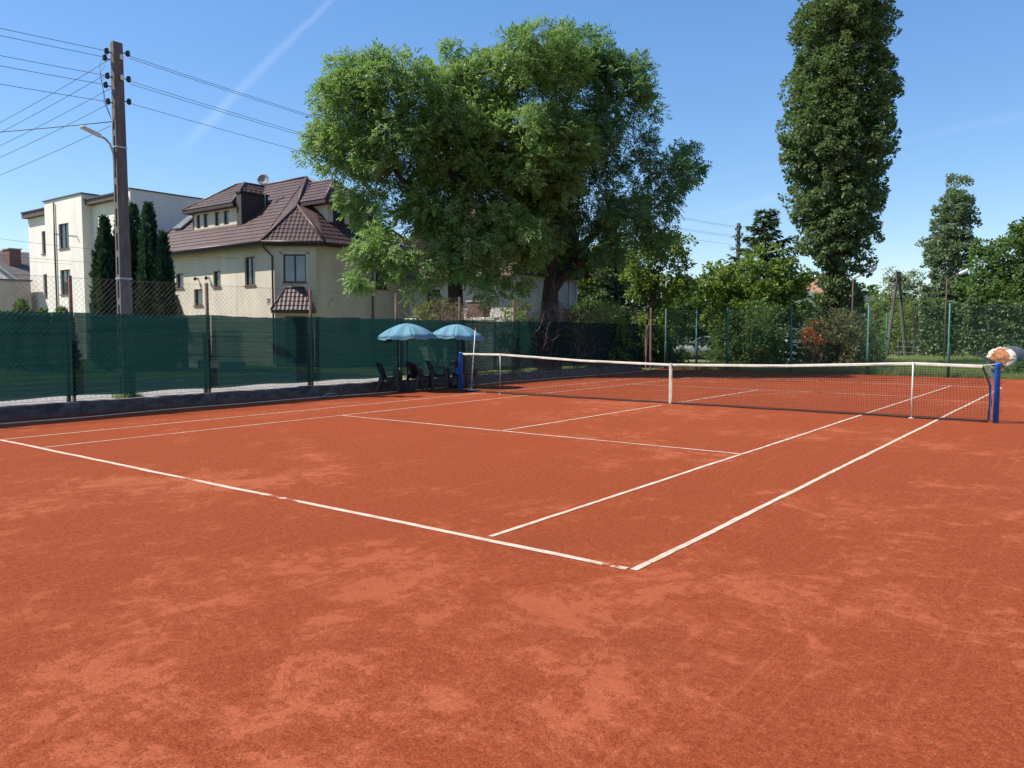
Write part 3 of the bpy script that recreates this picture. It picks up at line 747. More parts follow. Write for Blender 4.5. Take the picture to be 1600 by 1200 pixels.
def net_post(x, label, crank):
    root = empty('net_post', (x, NY, 0), 0, label, 'post', 'blue net posts')
    MB().lathe([(.048, 0), (.048, 1.06), (.052, 1.065), (.052, 1.085), (.03, 1.10)], sides=20).build('tube', 'blue_paint', root, True)
    MB().lathe([(.054, .985), (.054, 1.0)], sides=20).build('collar', 'dark_iron', root)
    for z in (.2, .42, .72): MB().tube([(.048, 0, z), (.085, 0, z+.01), (.09, 0, z+.04), (.052, 0, z+.05)], .004, 5).build('hook', 'dark_iron', root)
    MB().tube([(-.085, -.01, .05), (-.085, -.01, 1.0)], .006, 6).build('lacing_bar', 'blue_paint', root)
    if crank:
        mb = MB(); mb.box(-.16, -.05, -.05, .05, .48, .66); mb.build('winch_box', 'blue_paint', root, bevel=.01)
        MB().tube([(-.105, -.05, .57), (-.105, -.14, .57), (-.105, -.15, .42)], .009, 6).build('crank', 'dark_iron', root)
    return root
net_post(XR, 'blue steel net post at the right end of the net, in full sun', False)
net_post(XL, 'blue steel net post with winch at the left end of the net, by the chairs', True)
# white pole with foot leaning by the left post
st = empty('white_pole', (-.92, 12.28, 0), 0, 'tall white pole on a small foot leaning beside the left net post', 'pole')
MB().tube([(0, 0, .03), (.10, .07, 1.70)], .014, 8).build('rod', 'white_paint', st, True)
MB().lathe([(.12, 0), (.12, .02), (.05, .04), (.02, .10)], sides=14).build('foot', 'white_paint', st, True)
MB().tube([(.10, .07, 1.70), (.104, .073, 1.78)], .015, 8).build('red_tip', 'red_petal', st)

# ---------------------------------------------------------------- parasols and chairs
def parasol(loc, rz, tilt, label, Rr, h, seed):
    root = empty('parasol', loc, rz, label, 'parasol', 'pale blue parasols by the fence')
    rg = random.Random(seed); mb = MB(); ns, nr = 8, 7; seg = 6
    N = ns*seg
    for g in range(ns):
        b0 = len(mb.v)
        for j in range(nr+1):
            f = j/nr
            for k in range(seg+1):
                a = 2*math.pi*(g*seg+k)/N; loc_ = k/seg; inset = 1-.085*math.sin(math.pi*loc_)*f
                r = Rr*f*inset; z = h-.36*Rr/.84*(f**1.8)-.040*math.sin(math.pi*loc_)*f*(1.1-.25*(g % 3))
                mb.v.append((r*math.cos(a), r*math.sin(a), z+tilt*r*math.cos(a)+(rg.gauss(0, .0025) if 0 < k < seg else 0)))
        for j in range(nr):
            for k in range(seg): q = b0+j*(seg+1)+k; mb.f.append((q, q+1, q+seg+2, q+seg+1))
    can = mb.build('canopy', 'parasol_cloth', root, True)
    sol = can.modifiers.new('thickness', 'SOLIDIFY'); sol.thickness = .002
    mb = MB()
    for k in range(N):
        a = 2*math.pi*k/N; loc_ = (k % seg)/seg; r = Rr*(1-.085*math.sin(math.pi*loc_)); z = h-.36*Rr/.84-.040*math.sin(math.pi*loc_)+tilt*r*math.cos(a)
        mb.v.append((r*math.cos(a), r*math.sin(a), z)); mb.v.append((r*1.012*math.cos(a), r*1.012*math.sin(a), z-.065-.012*math.sin(k*2.1)))
    for k in range(N): q = 2*k; q2 = 2*((k+1) % N); mb.f.append((q, q2, q2+1, q+1))
    o = mb.build('valance', 'parasol_cloth', can); o.modifiers.new('thickness', 'SOLIDIFY').thickness = .002
    for k in range(8):
        a = 2*math.pi*k/8; pts = []
        for f in (0.04, .35, .7, 1.0): r = Rr*f; pts.append((r*math.cos(a), r*math.sin(a), h-.36*Rr/.84*(f**1.8)-.012+tilt*r*math.cos(a)))
        mb = MB().tube(pts, .005, 5); mb.tube([(.02*math.cos(a), .02*math.sin(a), h-.5), pts[1]], .004, 5); mb.build('rib', 'galvanised', root)
    MB().tube([(0, 0, .06), (0, 0, h-.01)], .017, 10).build('pole', 'dark_iron', root, True)
    MB().lathe([(.012, 0), (.02, .02), (.008, .05), (.0, .06)], 0, 0, h-.01, 10, False).build('finial', 'dark_iron', root, True)
    MB().lathe([(.24, 0), (.25, .02), (.23, .065), (.08, .085), (.04, .10), (.035, .28)], sides=24).build('base', 'dark_iron', root, True)
    return root
parasol((-2.20, 11.02, 0), .2, .02, 'pale blue parasol with black pole, the one further left and nearer', .84, 1.90, 1)
parasol((-2.02, 12.95, 0), .6, -.06, 'pale blue parasol beside the net post, partly behind the other', .80, 1.89, 2)
def chair(loc, rz, label):
    root = empty('garden_chair', loc, rz, label, 'chair', 'dark plastic garden chairs')     # faces local +X
    mb = MB(); nx, ny = 7, 7
    for i in range(nx+1):
        for j in range(ny+1):
            u, v = i/nx, j/ny*2-1; mb.v.append((-.22+.46*u, v*(.215+.02*u), .405+.03*u-.025*(1-v*v)*math.sin(math.pi*min(1, u*1.1))-(.03 if u > .95 else 0)))
    for i in range(nx):
        for j in range(ny): q = i*(ny+1)+j; mb.f.append((q, q+ny+1, q+ny+2, q+1))
    o = mb.build('seat', 'navy_plastic', root, True); o.modifiers.new('t', 'SOLIDIFY').thickness = .012
    mb = MB()
    for i in range(nx+1):
        for j in range(ny+1):
            u, v = i/nx, j/ny*2-1; wd = .215+.065*math.sin(u*2.0); mb.v.append((-.215-.17*u+.11*v*v, v*wd, .36+.47*u-.055*v*v*u))
    for i in range(nx):
        for j in range(ny): q = i*(ny+1)+j; mb.f.append((q, q+1, q+ny+2, q+ny+1))
    o = mb.build('backrest', 'navy_plastic', root, True); o.modifiers.new('t', 'SOLIDIFY').thickness = .012
    MB().hexa([(-.22, -.215, .34), (.235, -.235, .33), (.235, .235, .33), (-.22, .215, .34), (-.22, -.215, .398), (.24, -.235, .398), (.24, .235, .398), (-.22, .215, .398)]).build('apron', 'navy_plastic', root)
    for s in (-1, 1):
        mb = MB(); pts = [(-.32, s*.245, .74), (-.24, s*.275, .655), (-.10, s*.285, .625), (.10, s*.285, .62), (.215, s*.275, .60), (.245, s*.268, .54)]
        for i in range(len(pts)-1):
            a, b = pts[i], pts[i+1]
            mb.hexa([(a[0], a[1]-.028, a[2]-.012), (b[0], b[1]-.028, b[2]-.012), (b[0], b[1]+.028, b[2]-.012), (a[0], a[1]+.028, a[2]-.012), (a[0], a[1]-.028, a[2]+.006), (b[0], b[1]-.028, b[2]+.006), (b[0], b[1]+.028, b[2]+.006), (a[0], a[1]+.028, a[2]+.006)])
        mb.build('armrest', 'navy_plastic', root, bevel=.006)
        for (tx, ty, tz, bx, by, w) in ((.235, .262, .58, .27, .265, .058), (-.20, .225, .46, -.33, .27, .042)):
            mb = MB(); mb.hexa([(bx-w*.6, s*by-w*.45, 0), (bx+w*.6, s*by-w*.45, 0), (bx+w*.6, s*by+w*.45, 0), (bx-w*.6, s*by+w*.45, 0), (tx-w, s*ty-w*.6, tz), (tx+w, s*ty-w*.6, tz), (tx+w, s*ty+w*.6, tz), (tx-w, s*ty+w*.6, tz)])
            mb.build('leg', 'navy_plastic', root, bevel=.005)
    return root
chair((-2.22, 10.36, 0), .62, 'dark navy plastic garden chair, leftmost under the nearer parasol')
chair((-2.08, 11.38, 0), 1.35, 'dark navy plastic garden chair just right of the nearer parasol pole')
chair((-2.18, 12.30, 0), .62, 'dark navy plastic garden chair left of the further parasol pole')
chair((-1.75, 12.95, 0), 1.3, 'dark navy plastic garden chair closest to the left blue net post')
# ---------------------------------------------------------------- building helpers
def wall_frame(p0, p1):
    d = Vector((p1[0]-p0[0], p1[1]-p0[1])); L = d.length; d /= L; return (d.x, d.y), (d.y, -d.x), L
def wall(mb, p0, p1, z0, z1, openings=(), depth=.16):
    """wall face seen from outside with p0 on the left; rectangular openings (u0,u1,v0,v1) get reveals"""
    d, n, L = wall_frame(p0, p1); P = lambda u, v, w=0: (p0[0]+d[0]*u+n[0]*w, p0[1]+d[1]*u+n[1]*w, v)
    us = sorted({0, L, *[o[0] for o in openings], *[o[1] for o in openings]}); vs = sorted({z0, z1, *[o[2] for o in openings], *[o[3] for o in openings]})
    for i in range(len(us)-1):
        for j in range(len(vs)-1):
            cu, cv = (us[i]+us[i+1])/2, (vs[j]+vs[j+1])/2
            if any(o[0] < cu < o[1] and o[2] < cv < o[3] for o in openings): continue
            mb.add([P(us[i], vs[j]), P(us[i+1], vs[j]), P(us[i+1], vs[j+1]), P(us[i], vs[j+1])], [(0, 1, 2, 3)])
    for a, b, c, e in openings:
        for q in (((a, c), (b, c)), ((b, c), (b, e)), ((b, e), (a, e)), ((a, e), (a, c))):
            (u0, v0), (u1, v1) = q; mb.add([P(u0, v0), P(u1, v1), P(u1, v1, -depth), P(u0, v0, -depth)], [(3, 2, 1, 0)])
def window(root, p0, p1, o, mull=1, inset=.10, mat='window_brown', glass='glass', sill=True, trans=False):
    d, n, L = wall_frame(p0, p1); u0, u1, v0, v1 = o; fw = .06
    mb = MB(); B = lambda a, b, c, e, w0=-inset-.05, w1=-inset: mb.obox(p0, d, n, a, b, c, e, w0, w1)
    B(u0, u0+fw, v0, v1); B(u1-fw, u1, v0, v1); B(u0+fw, u1-fw, v0, v0+fw); B(u0+fw, u1-fw, v1-fw, v1)
    iu0, iu1, iv0, iv1 = u0+fw, u1-fw, v0+fw, v1-fw; panes = []
    step = (iu1-iu0)/(mull+1)
    for k in range(mull+1):
        a = iu0+step*k+(.035 if k else 0); b = iu0+step*(k+1)-(.035 if k < mull else 0); panes.append((a, b))
        if k < mull: B(b, b+.07, iv0, iv1, -inset-.05, -inset+.008)
    w = mb.build('window', mat, root)
    for a, b in panes: MB().obox(p0, d, n, a, b, iv0, iv1, -inset-.04, -inset-.026).build('pane', glass, w)
    if sill: MB().obox(p0, d, n, u0-.06, u1+.06, v0-.05, v0-.003, -inset, .07).build('sill', 'sill_brown', w)
    return w
def tiled_slope(name, root, eL, eR, tL, tR, mat='tile_brown', row=.35, wave=.23, amp=.022, step=.03):
    """stepped, corrugated roof face between eave eL-eR and top tL-tR (3D points)"""
    eL, eR, tL, tR = map(Vector, (eL, eR, tL, tR)); d = (eR-eL).normalized(); mid = (tL+tR)/2
    s = (mid-eL); s = s-d*s.dot(d); H = s.length; s /= H; n = d.cross(s).normalized()
    if n.z < 0: n = -n
    f = lambda p: (p-eL).dot(d)
    u00, u01, u10, u11 = 0, f(eR), f(tL), f(tR); mb = MB(); rows = max(1, round(H/row))
    lo, hi = min(u00, u10), max(u01, u11); nu = max(2, int((hi-lo)/wave*4)); us = [lo+(hi-lo)*i/nu for i in range(nu+1)]
    for k in range(rows):
        va, vb = k/rows, (k+1)/rows; base = len(mb.v)
        for vv, lift in ((va, 0.0), (va, step), (vb, 0.004)):
            a, b = u00+(u10-u00)*vv, u01+(u11-u01)*vv
            for u in us:
                uc = min(max(u, a), b); h = lift+amp*(.5+.5*math.cos(2*math.pi*uc/wave))*(1 if lift else (.9 if vv != va else .2))
                mb.v.append(tuple(eL+d*uc+s*(H*vv)+n*h))
        m = nu+1
        for r in range(2):
            for i in range(nu):
                q = base+r*m+i
                if (Vector(mb.v[q])-Vector(mb.v[q+1])).length < 1e-6 and (Vector(mb.v[q+m])-Vector(mb.v[q+m+1])).length < 1e-6: continue
                mb.f.append((q, q+1, q+m+1, q+m))
    o = mb.build(name, mat, root, False)
    return o
def cap(root, pts, r=.085, mat='tile_brown', name='ridge_cap'):
    return MB().tube([Vector(p)+Vector((0, 0, .03)) for p in pts], r, 8).build(name, mat, root, True)
def pipe(root, pts, r=.05, mat='downpipe_brown', name='downpipe'): return MB().tube(pts, r, 8).build(name, mat, root, True)

# ---------------------------------------------------------------- brown-roofed house
hb = empty('house', (0, 0, 0), 0, 'cream house with brown tiled hip roof, dormers and chamfered corner', 'house')
S0, S1 = (-31.5, 18.8), (-18.9, 18.8); C1 = (-17.4, 20.1); N1 = (-17.4, 26.8)
so = dict(tall=(10.15, 11.02, 4.02, 5.43), a=(7.34, 8.01, 4.03, 4.86), b=(5.47, 6.29, 3.11, 3.98), c=(3.71, 4.45, 4.09, 4.89))
co = dict(w=(.42, 1.50, 4.08, 5.44), door=(.45, 1.45, .15, 2.45)); eo = dict(low=(1.55, 2.85, 1.6, 2.42), up=(3.9, 4.75, 3.95, 5.0))
mb = MB()
wall(mb, S0, S1, 0, 6.0, list(so.values())); wall(mb, S1, C1, 0, 6.0, list(co.values())); wall(mb, C1, N1, 0, 6.0, list(eo.values())); wall(mb, N1, (-31.5, 26.8), 0, 6.0); wall(mb, (-31.5, 26.8), S0, 0, 6.0)
mb.build('wall', 'cream_render', hb)
window(hb, S0, S1, so['tall'], 1); window(hb, S0, S1, so['a'], 0); window(hb, S0, S1, so['b'], 0); window(hb, S0, S1, so['c'], 0)
window(hb, S1, C1, co['w'], 1, glass='glass_curtain'); window(hb, C1, N1, eo['low'], 1); window(hb, C1, N1, eo['up'], 1)
d_, n_, L_ = wall_frame(S1, C1)
dr = MB().obox(S1, d_, n_, .47, 1.43, .16, 2.44, -.14, -.09).build('door', 'brown_wood', hb)
MB().obox(S1, d_, n_, .53, .57, 1.0, 1.25, -.088, -.05).build('handle', 'galvanised', dr)
# pale plaster band round the corner window
for (a, b, c, e) in ((.26, .416, 4.02, 5.56), (1.504, 1.66, 4.02, 5.56), (.26, 1.66, 5.446, 5.60)):
    MB().obox(S1, d_, n_, a, b, c, e, 0.002, .02).build('window_surround', 'cream_render', hb)
# soffit, fascia and gutter follow the eave outline
EV = [(-32.1, 18.25), (-19.12, 18.25), (-16.86, 20.22), (-16.86, 27.35), (-32.1, 27.35)]
mb = MB(); k = len(EV)
for (x, y) in EV: mb.v.append((x, y, 5.93))
mb.f.append(tuple(range(k))[::-1]); mb.build('soffit', 'brown_wood', hb)
for i in range(3):
    a, b = EV[i], EV[i+1]; d, n, L = wall_frame(a, b)
    MB().obox(a, d, n, 0, L, 5.80, 6.02, -.03, .0).build('fascia', 'brown_wood', hb)
    MB().tube([(a[0]+n[0]*.07, a[1]+n[1]*.07, 6.0), (b[0]+n[0]*.07, b[1]+n[1]*.07, 6.0)], .065, 8).build('gutter', 'downpipe_brown', hb, True)
PK = (-21.7, 23.0, 10.05); RW = (-28.0, 23.0, 10.05); zE = 6.03
cm = (-19.85, 20.95, 8.10)                       # top of the chamfer triangle, on the hip
tiled_slope('roof_slope', hb, (-32.1, 18.25, zE), (-19.12, 18.25, zE), RW, PK)
tiled_slope('roof_slope', hb, (-16.86, 20.22, zE), (-16.86, 27.35, zE), PK, PK)
tiled_slope('roof_slope', hb, (-19.12, 18.25, zE), (-16.86, 20.22, zE), cm, cm, wave=.21)
# small facets joining the chamfer to the hip
mb = MB(); mb.add([(-19.12, 18.25, zE+.01), cm, PK], [(0, 1, 2)]); mb.add([(-16.86, 20.22, zE+.01), PK, cm], [(0, 1, 2)]); mb.build('roof_slope', 'tile_brown', hb)
tiled_slope('roof_slope', hb, (-16.86, 27.35, zE), (-32.1, 27.35, zE), PK, RW)
tiled_slope('roof_slope', hb, (-32.1, 27.35, zE), (-32.1, 18.25, zE), RW, RW)
cap(hb, [RW, PK]); cap(hb, [PK, cm]); cap(hb, [cm, (-19.12, 18.25, zE)]); cap(hb, [cm, (-16.86, 20.22, zE)]); cap(hb, [PK, (-16.86, 27.35, zE)])
# south dormer
dm = MB(); D0, D1 = (-27.5, 19.8), (-23.45, 19.8); dop = [(.22, .62, 7.42, 8.16), (.92, 1.36, 7.42, 8.16), (2.02, 2.46, 7.42, 8.16), (2.86, 3.34, 7.42, 8.16)]
wall(dm, D0, D1, 7.05, 8.36, dop, .12); wall(dm, D1, (-23.45, 21.4), 7.05, 8.36); wall(dm, (-27.5, 21.4), D0, 7.05, 8.36)
dorm = dm.build('dormer', 'cream_render', hb)
for q in dop: 
    w = window(hb, D0, D1, q, 0, .07, sill=False)
za = 8.42; a0, a1 = (-28.05, 19.42, za), (-23.2, 19.42, za); ap0, ap1 = (-25.85, 21.5, 9.92), (-25.2, 21.5, 9.92)
tiled_slope('roof_slope', hb, a0, a1, ap0, ap1); tiled_slope('roof_slope', hb, (-23.2, 19.42, za), (-23.2, 23.0, za), ap1, (-25.2, 23.2, 9.92)); tiled_slope('roof_slope', hb, (-28.05, 23.0, za), (-28.05, 19.42, za), (-25.85, 23.2, 9.92), ap0)
cap(hb, [a0, ap0], .07); cap(hb, [a1, ap1], .07); cap(hb, [ap0, ap1, (-25.2, 23.1, 9.92)], .07)
MB().box(-28.05, -23.2, 19.42, 21.4, 8.24, 8.40).build('fascia', 'brown_wood', hb)
MB().box(-27.72, -27.5, 19.83, 20.6, 7.1, 8.23).build('dormer_cheek', 'tile_brown', hb)
# clinker chimney with cap, pots, dish
ch = MB().box(-23.15, -22.72, 19.60, 21.25, 6.8, 8.92).build('chimney', 'dark_brick', hb)
MB().box(-23.21, -22.66, 19.54, 21.31, 8.92, 9.0).build('cap', 'brown_wood', ch)
for yy in (20.0, 20.3, 20.6, 20.9): MB().lathe([(.06, 9.0), (.06, 9.16), (.08, 9.17), (.08, 9.2)], -22.93, yy, 0, 8).build('pot', 'sill_brown', ch)
dish = empty('satellite_dish', (-22.55, 20.85, 8.0), 0, 'grey satellite dish on a mast above the dark chimney', 'dish')
mb = MB(); prof = [(0, 0), (.13, .010), (.23, .036), (.31, .07)]; mb.lathe(prof, 0, 0, 0, 20, False)
o = mb.build('reflector', 'dish_grey', dish, True); o.location = (0, 0, 1.72); o.rotation_euler = (R(74), 0, R(38)); o.modifiers.new('t', 'SOLIDIFY').thickness = .012
MB().tube([(0, .1, 0), (0, .1, 1.72)], .022, 6).build('mast', 'galvanised', dish); MB().tube([(0, 0, 1.55), (.05, -.45, 1.72)], .012, 6).build('feed_arm', 'galvanised', dish)
MB().tube([(-.17, .1, .55), (.0, .1, .55)], .015, 6).build('bracket', 'galvanised', dish)
# east dormer
E0, E1 = (-18.3, 21.6), (-18.3, 24.3); em = MB(); eop = [(.35, 1.15, 7.25, 8.10), (1.45, 2.3, 7.25, 8.10)]
wall(em, E0, E1, 6.9, 8.25, eop, .12); wall(em, (-20.2, 21.6), E0, 6.9, 8.25); wall(em, E1, (-20.2, 24.3), 6.9, 8.25); em.build('dormer', 'cream_render', hb)
for q in eop: window(hb, E0, E1, q, 0, .07, sill=False)
z2 = 8.30; tiled_slope('roof_slope', hb, (-17.9, 21.15, z2), (-17.9, 24.75, z2), (-19.35, 22.95, 9.66), (-19.35, 22.95, 9.66))
tiled_slope('roof_slope', hb, (-21.0, 21.15, z2), (-17.9, 21.15, z2), (-21.4, 22.95, 9.66), (-19.35, 22.95, 9.66)); tiled_slope('roof_slope', hb, (-17.9, 24.75, z2), (-21.0, 24.75, z2), (-19.35, 22.95, 9.66), (-21.4, 22.95, 9.66))
cap(hb, [(-17.9, 21.15, z2), (-19.35, 22.95, 9.66), (-21.4, 22.95, 9.66)], .07); MB().box(-20.6, -17.9, 21.15, 24.75, 8.12, 8.28).build('fascia', 'brown_wood', hb)
# skylight, downpipes, canopy, wall lamps, house number
SK = MB().hexa([(-29.9, 19.9, 7.55), (-29.0, 19.9, 7.55), (-29.0, 20.9, 8.40), (-29.9, 20.9, 8.40), (-29.9, 19.84, 7.63), (-29.0, 19.84, 7.63), (-29.0, 20.84, 8.48), (-29.9, 20.84, 8.48)]).build('skylight', 'glass_curtain', hb)
pipe(hb, [(-19.15, 18.22, 5.95), (-19.12, 18.4, 5.7), (-18.96, 18.72, 5.35), (-18.96, 18.72, .1)]); pipe(hb, [(-28.7, 18.2, 5.95), (-28.55, 18.4, 5.7), (-28.1, 18.72, 5.2), (-28.1, 18.72, .1)]); pipe(hb, [(-17.30, 23.7, 5.8), (-17.32, 23.7, .1)])
def canopy(root, p0, p1, uc, z0, z1, w, proj, w2):
    d, n, L = wall_frame(p0, p1); P = lambda u, w_, z: (p0[0]+d[0]*u+n[0]*w_, p0[1]+d[1]*u+n[1]*w_, z)
    tiled_slope('canopy_roof', root, P(uc-w, proj, z0), P(uc+w, proj, z0), P(uc-w2, .12, z1), P(uc+w2, .12, z1), wave=.2, row=.28)
    tiled_slope('canopy_roof', root, P(uc-w, 0, z0), P(uc-w, proj, z0), P(uc-w2, .01, z1), P(uc-w2, .12, z1), wave=.2, row=.28); tiled_slope('canopy_roof', root, P(uc+w, proj, z0), P(uc+w, 0, z0), P(uc+w2, .12, z1), P(uc+w2, .01, z1), wave=.2, row=.28)
    for s in (-1, 1): cap(root, [P(uc+s*w, proj, z0), P(uc+s*w2, .12, z1)], .05)
    cap(root, [P(uc-w2, .12, z1), P(uc+w2, .12, z1)], .05)
    MB().obox(p0, d, n, uc-w, uc+w, z0-.13, z0-.002, .002, proj).build('canopy_board', 'brown_wood', root)
canopy(hb, S1, C1, .97, 2.72, 3.80, .98, .85, .42); canopy(hb, S0, S1, 3.35, 2.75, 3.75, .9, .8, .35)
for x in (-25.6, -24.55):
    mb = MB(); mb.box(x-.03, x+.03, 18.66, 18.8, 4.5, 4.56); mb.lathe([(.02, 0), (.075, .03), (.08, .14), (.03, .2)], x, 18.62, 4.42, 10); mb.build('wall_lamp', 'dark_iron', hb, True)
mb = MB(); mb.box(-17.36, -17.28, 20.85, 21.1, 2.95, 3.15); mb.tube([(-17.28, 20.97, 3.1), (-17.16, 20.95, 3.12)], .05, 8); mb.build('wall_camera', 'lamp_grey', hb)
# number 31 as raised digits on a pale plaque
mb = MB(); x0 = -19.55; z = 3.18
mb.box(x0-.02, x0+.30, 18.785, 18.798, z-.13, z+.17)
pl = mb.build('number_plaque', 'cream_render', hb)
mb = MB(); B = lambda a, b, c, e: mb.box(x0+a, x0+b, 18.77, 18.785, z+c, z+e)
B(.02, .13, .10, .13); B(.04, .13, .01, .035); B(.02, .13, -.08, -.05); B(.10, .13, .035, .10); B(.10, .1301, -.05, .01); B(.20, .235, -.08, .13); B(.17, .20, .08, .105)
mb.build('number', 'dark_iron', hb)
# garden fence of iron pickets and a pillar before the house
gf = empty('picket_fence', (-19.5, 15.6, 0), 0, 'dark iron picket fence in front of the cream house, seen through the screen', 'fence')
pk = MB().box(-.012, .012, -.012, .012, .35, 1.72).mesh('picket')
MB().box(-2.6, 2.6, -.12, .12, -.05, .36).build('base_wall', 'plaster_white', gf)
for i in range(36): p = link('picket', pk, 'dark_iron', gf); p.location = (-2.5+i*.143, 0, 0)
MB().box(-2.55, 2.55, -.018, .018, 1.45, 1.49).build('rail', 'dark_iron', gf); MB().box(-2.55, 2.55, -.018, .018, .55, .59).build('rail', 'dark_iron', gf)
pl = empty('gate_pillar', (-20.6, 14.9, 0), 0, 'dark gate pillar standing before the cream house, behind the screen', 'pillar')
MB().box(-.2, .2, -.2, .2, 0, 2.28).build('shaft', 'brick_red', pl, bevel=.01); MB().box(-.25, .25, -.25, .25, 2.28, 2.36).build('coping', 'grey_render', pl, bevel=.01)

# ---------------------------------------------------------------- flat-roofed pale house
ha = empty('house', (0, 0, 0), 0, 'pale flat-roofed house with stepped parapet and narrow brown windows', 'house')
A0, A1 = (-46.2, 18.6), (-32.0, 18.6); B0, B1 = (-42.1, 18.0), (-36.9, 18.0)
wl = [(2.05, 3.0, 6.95, 8.45), (2.05, 2.95, 4.08, 5.58)]; wb = [(1.95, 3.35, 6.97, 8.53), (1.95, 3.35, 4.07, 5.63)]
wr = [(.9, 1.9, 6.95, 8.45), (.9, 1.9, 4.08, 5.58)]
mb = MB(); wall(mb, A0, (-42.1, 18.6), 0, 9.45, wl); wall(mb, (-42.1, 18.6), B0, 0, 10.12); wall(mb, B0, B1, 0, 10.12, wb); wall(mb, B1, (-36.9, 18.6), 0, 10.12); wall(mb, (-36.9, 18.6), (-32.35, 18.6), 0, 9.5, wr)
wall(mb, (-32.35, 18.52), (-32.0, 18.52), 0, 9.95); wall(mb, (-32.35, 18.6), (-32.35, 18.52), 0, 9.95); wall(mb, (-32.0, 18.52), (-32.0, 31), 0, 9.95); wall(mb, (-32.0, 31), (-46.2, 31), 0, 9.5); wall(mb, (-46.2, 31), A0, 0, 9.45)
wall(mb, (-36.9, 18.6), (-36.9, 30.9), 9.4, 10.12); wall(mb, (-42.1, 30.9), (-42.1, 18.6), 9.4, 10.12)
mb.add([(-46.2, 18.6, 9.4), (-32.0, 18.6, 9.4), (-32.0, 31, 9.4), (-46.2, 31, 9.4)], [(0, 1, 2, 3)]); mb.add([(-42.1, 18.0, 10.1), (-36.9, 18.0, 10.1), (-36.9, 30.9, 10.1), (-42.1, 30.9, 10.1)], [(0, 1, 2, 3)])
mb.build('wall', 'white_render', ha)
for q in wl: window(ha, A0, (-42.1, 18.6), q, 1)
for q in wb: window(ha, B0, B1, q, 1)
for q in wr: window(ha, (-36.9, 18.6), (-32.35, 18.6), q, 1)
MB().box(-46.4, -42.1, 18.28, 18.75, 9.46, 9.80).build('fascia', 'fascia_brown', ha); MB().box(-46.42, -42.1, 18.2, 30.8, 9.80, 9.87).build('roof_edge', 'slate', ha)
MB().box(-36.9, -32.36, 18.2, 18.75, 9.46, 9.74).build('fascia', 'fascia_brown', ha); MB().box(-36.9, -32.36, 18.12, 30.8, 9.74, 9.82).build('roof_edge', 'slate', ha)
MB().box(-42.2, -36.8, 17.92, 31.0, 10.12, 10.19).build('parapet_cap', 'slate', ha)
MB().box(-32.42, -31.92, 18.45, 31.05, 9.95, 10.01).build('parapet_cap', 'slate', ha)
pipe(ha, [(-40.6, 17.92, 9.95), (-40.6, 17.92, .1)], .055, 'downpipe_brown')
pipe(ha, [(-40.9, 17.98, 8.0), (-37.6, 17.97, 7.6), (-37.3, 17.97, 7.2)], .014, 'dark_iron', 'cable')
# grey garage and old house at the left edge
gg = empty('garage', (-45.0, 16.5, 0), 0, 'low grey flat-roofed garage left of the pale flat-roofed house', 'garage')
mb = MB(); gp = [(-9, -3.0), (.1, -3.0), (.1, 1.6), (-9, 1.6)]
for i in range(4): wall(mb, gp[i], gp[(i+1) % 4], 0, 5.1, [(6.9, 8.2, .1, 2.2)] if i == 0 else ())
mb.add([(-9, -3, 5.08), (.1, -3, 5.08), (.1, 1.6, 5.08), (-9, 1.6, 5.08)], [(0, 1, 2, 3)]); mb.build('wall', 'grey_render', gg)
MB().box(-9.1, .2, -3.1, 1.7, 5.1, 5.2).build('roof_edge', 'slate', gg); MB().box(-2.05, -.85, -2.9, -2.85, .1, 2.2).build('door', 'window_brown', gg)
oh = empty('old_house', (-60, 27, 0), 0, 'old house with grey gable, dark verge and brown chimney at the left edge', 'house')
mb = MB(); wall(mb, (-13.4, -5), (4.4, -5), 0, 5.6); wall(mb, (4.4, -5), (4.4, 5), 0, 5.6); wall(mb, (4.4, 5), (-13.4, 5), 0, 5.6); wall(mb, (-13.4, 5), (-13.4, -5), 0, 5.6)
mb.add([(-13.4, -5, 5.6), (4.4, -5, 5.6), (-4.5, -5, 8.75)], [(0, 1, 2)]); mb.add([(4.4, 5, 5.6), (-13.4, 5, 5.6), (-4.5, 5, 8.75)], [(0, 1, 2)]); mb.build('wall', 'blue_grey_render', oh)
tiled_slope('roof_slope', oh, (4.9, -5.4, 5.45), (4.9, 5.4, 5.45), (-4.5, -5.4, 8.85), (-4.5, 5.4, 8.85), 'tile_grey_brown'); tiled_slope('roof_slope', oh, (-13.9, 5.4, 5.45), (-13.9, -5.4, 5.45), (-4.5, 5.4, 8.85), (-4.5, -5.4, 8.85), 'tile_grey_brown')
for s_ in (1, -1): MB().tube([(-4.5, -5.42, 8.87), (-4.5+s_*9.45, -5.42, 5.43)], .12, 6).build('verge', 'slate', oh)
oc = MB().box(-1.2, .15, -4.6, -3.7, 6.6, 8.6).build('chimney', 'brick_red', oh)
MB().box(-1.28, .23, -4.68, -3.62, 8.6, 8.7).build('cap', 'grey_render', oc)

# ---------------------------------------------------------------- house behind the ash trees
hc = empty('house', (-9.6, 25.7, 0), 0, 'white house with dark boarded upper storey half hidden behind the ash trees', 'house')
mb = MB(); W0 = (-7.0, 0); W1 = (0, 0); W2 = (0, 5.6); W3 = (-7.0, 5.6)
o1 = [(1.2, 2.2, 2.6, 3.9)]; o2 = [(.22, .85, 3.55, 4.2), (3.2, 4.0, 1.2, 3.3)]
wall(mb, W0, W1, 0, 4.5, o1); wall(mb, W1, W2, 0, 4.5, o2); wall(mb, W2, W3, 0, 4.5); wall(mb, W3, W0, 0, 4.5); mb.build('wall', 'plaster_white', hc)
q = window(hc, W0, W1, o1[0], 1); window(hc, W1, W2, o2[0], 0, mat='white_paint'); window(hc, W1, W2, o2[1], 0)
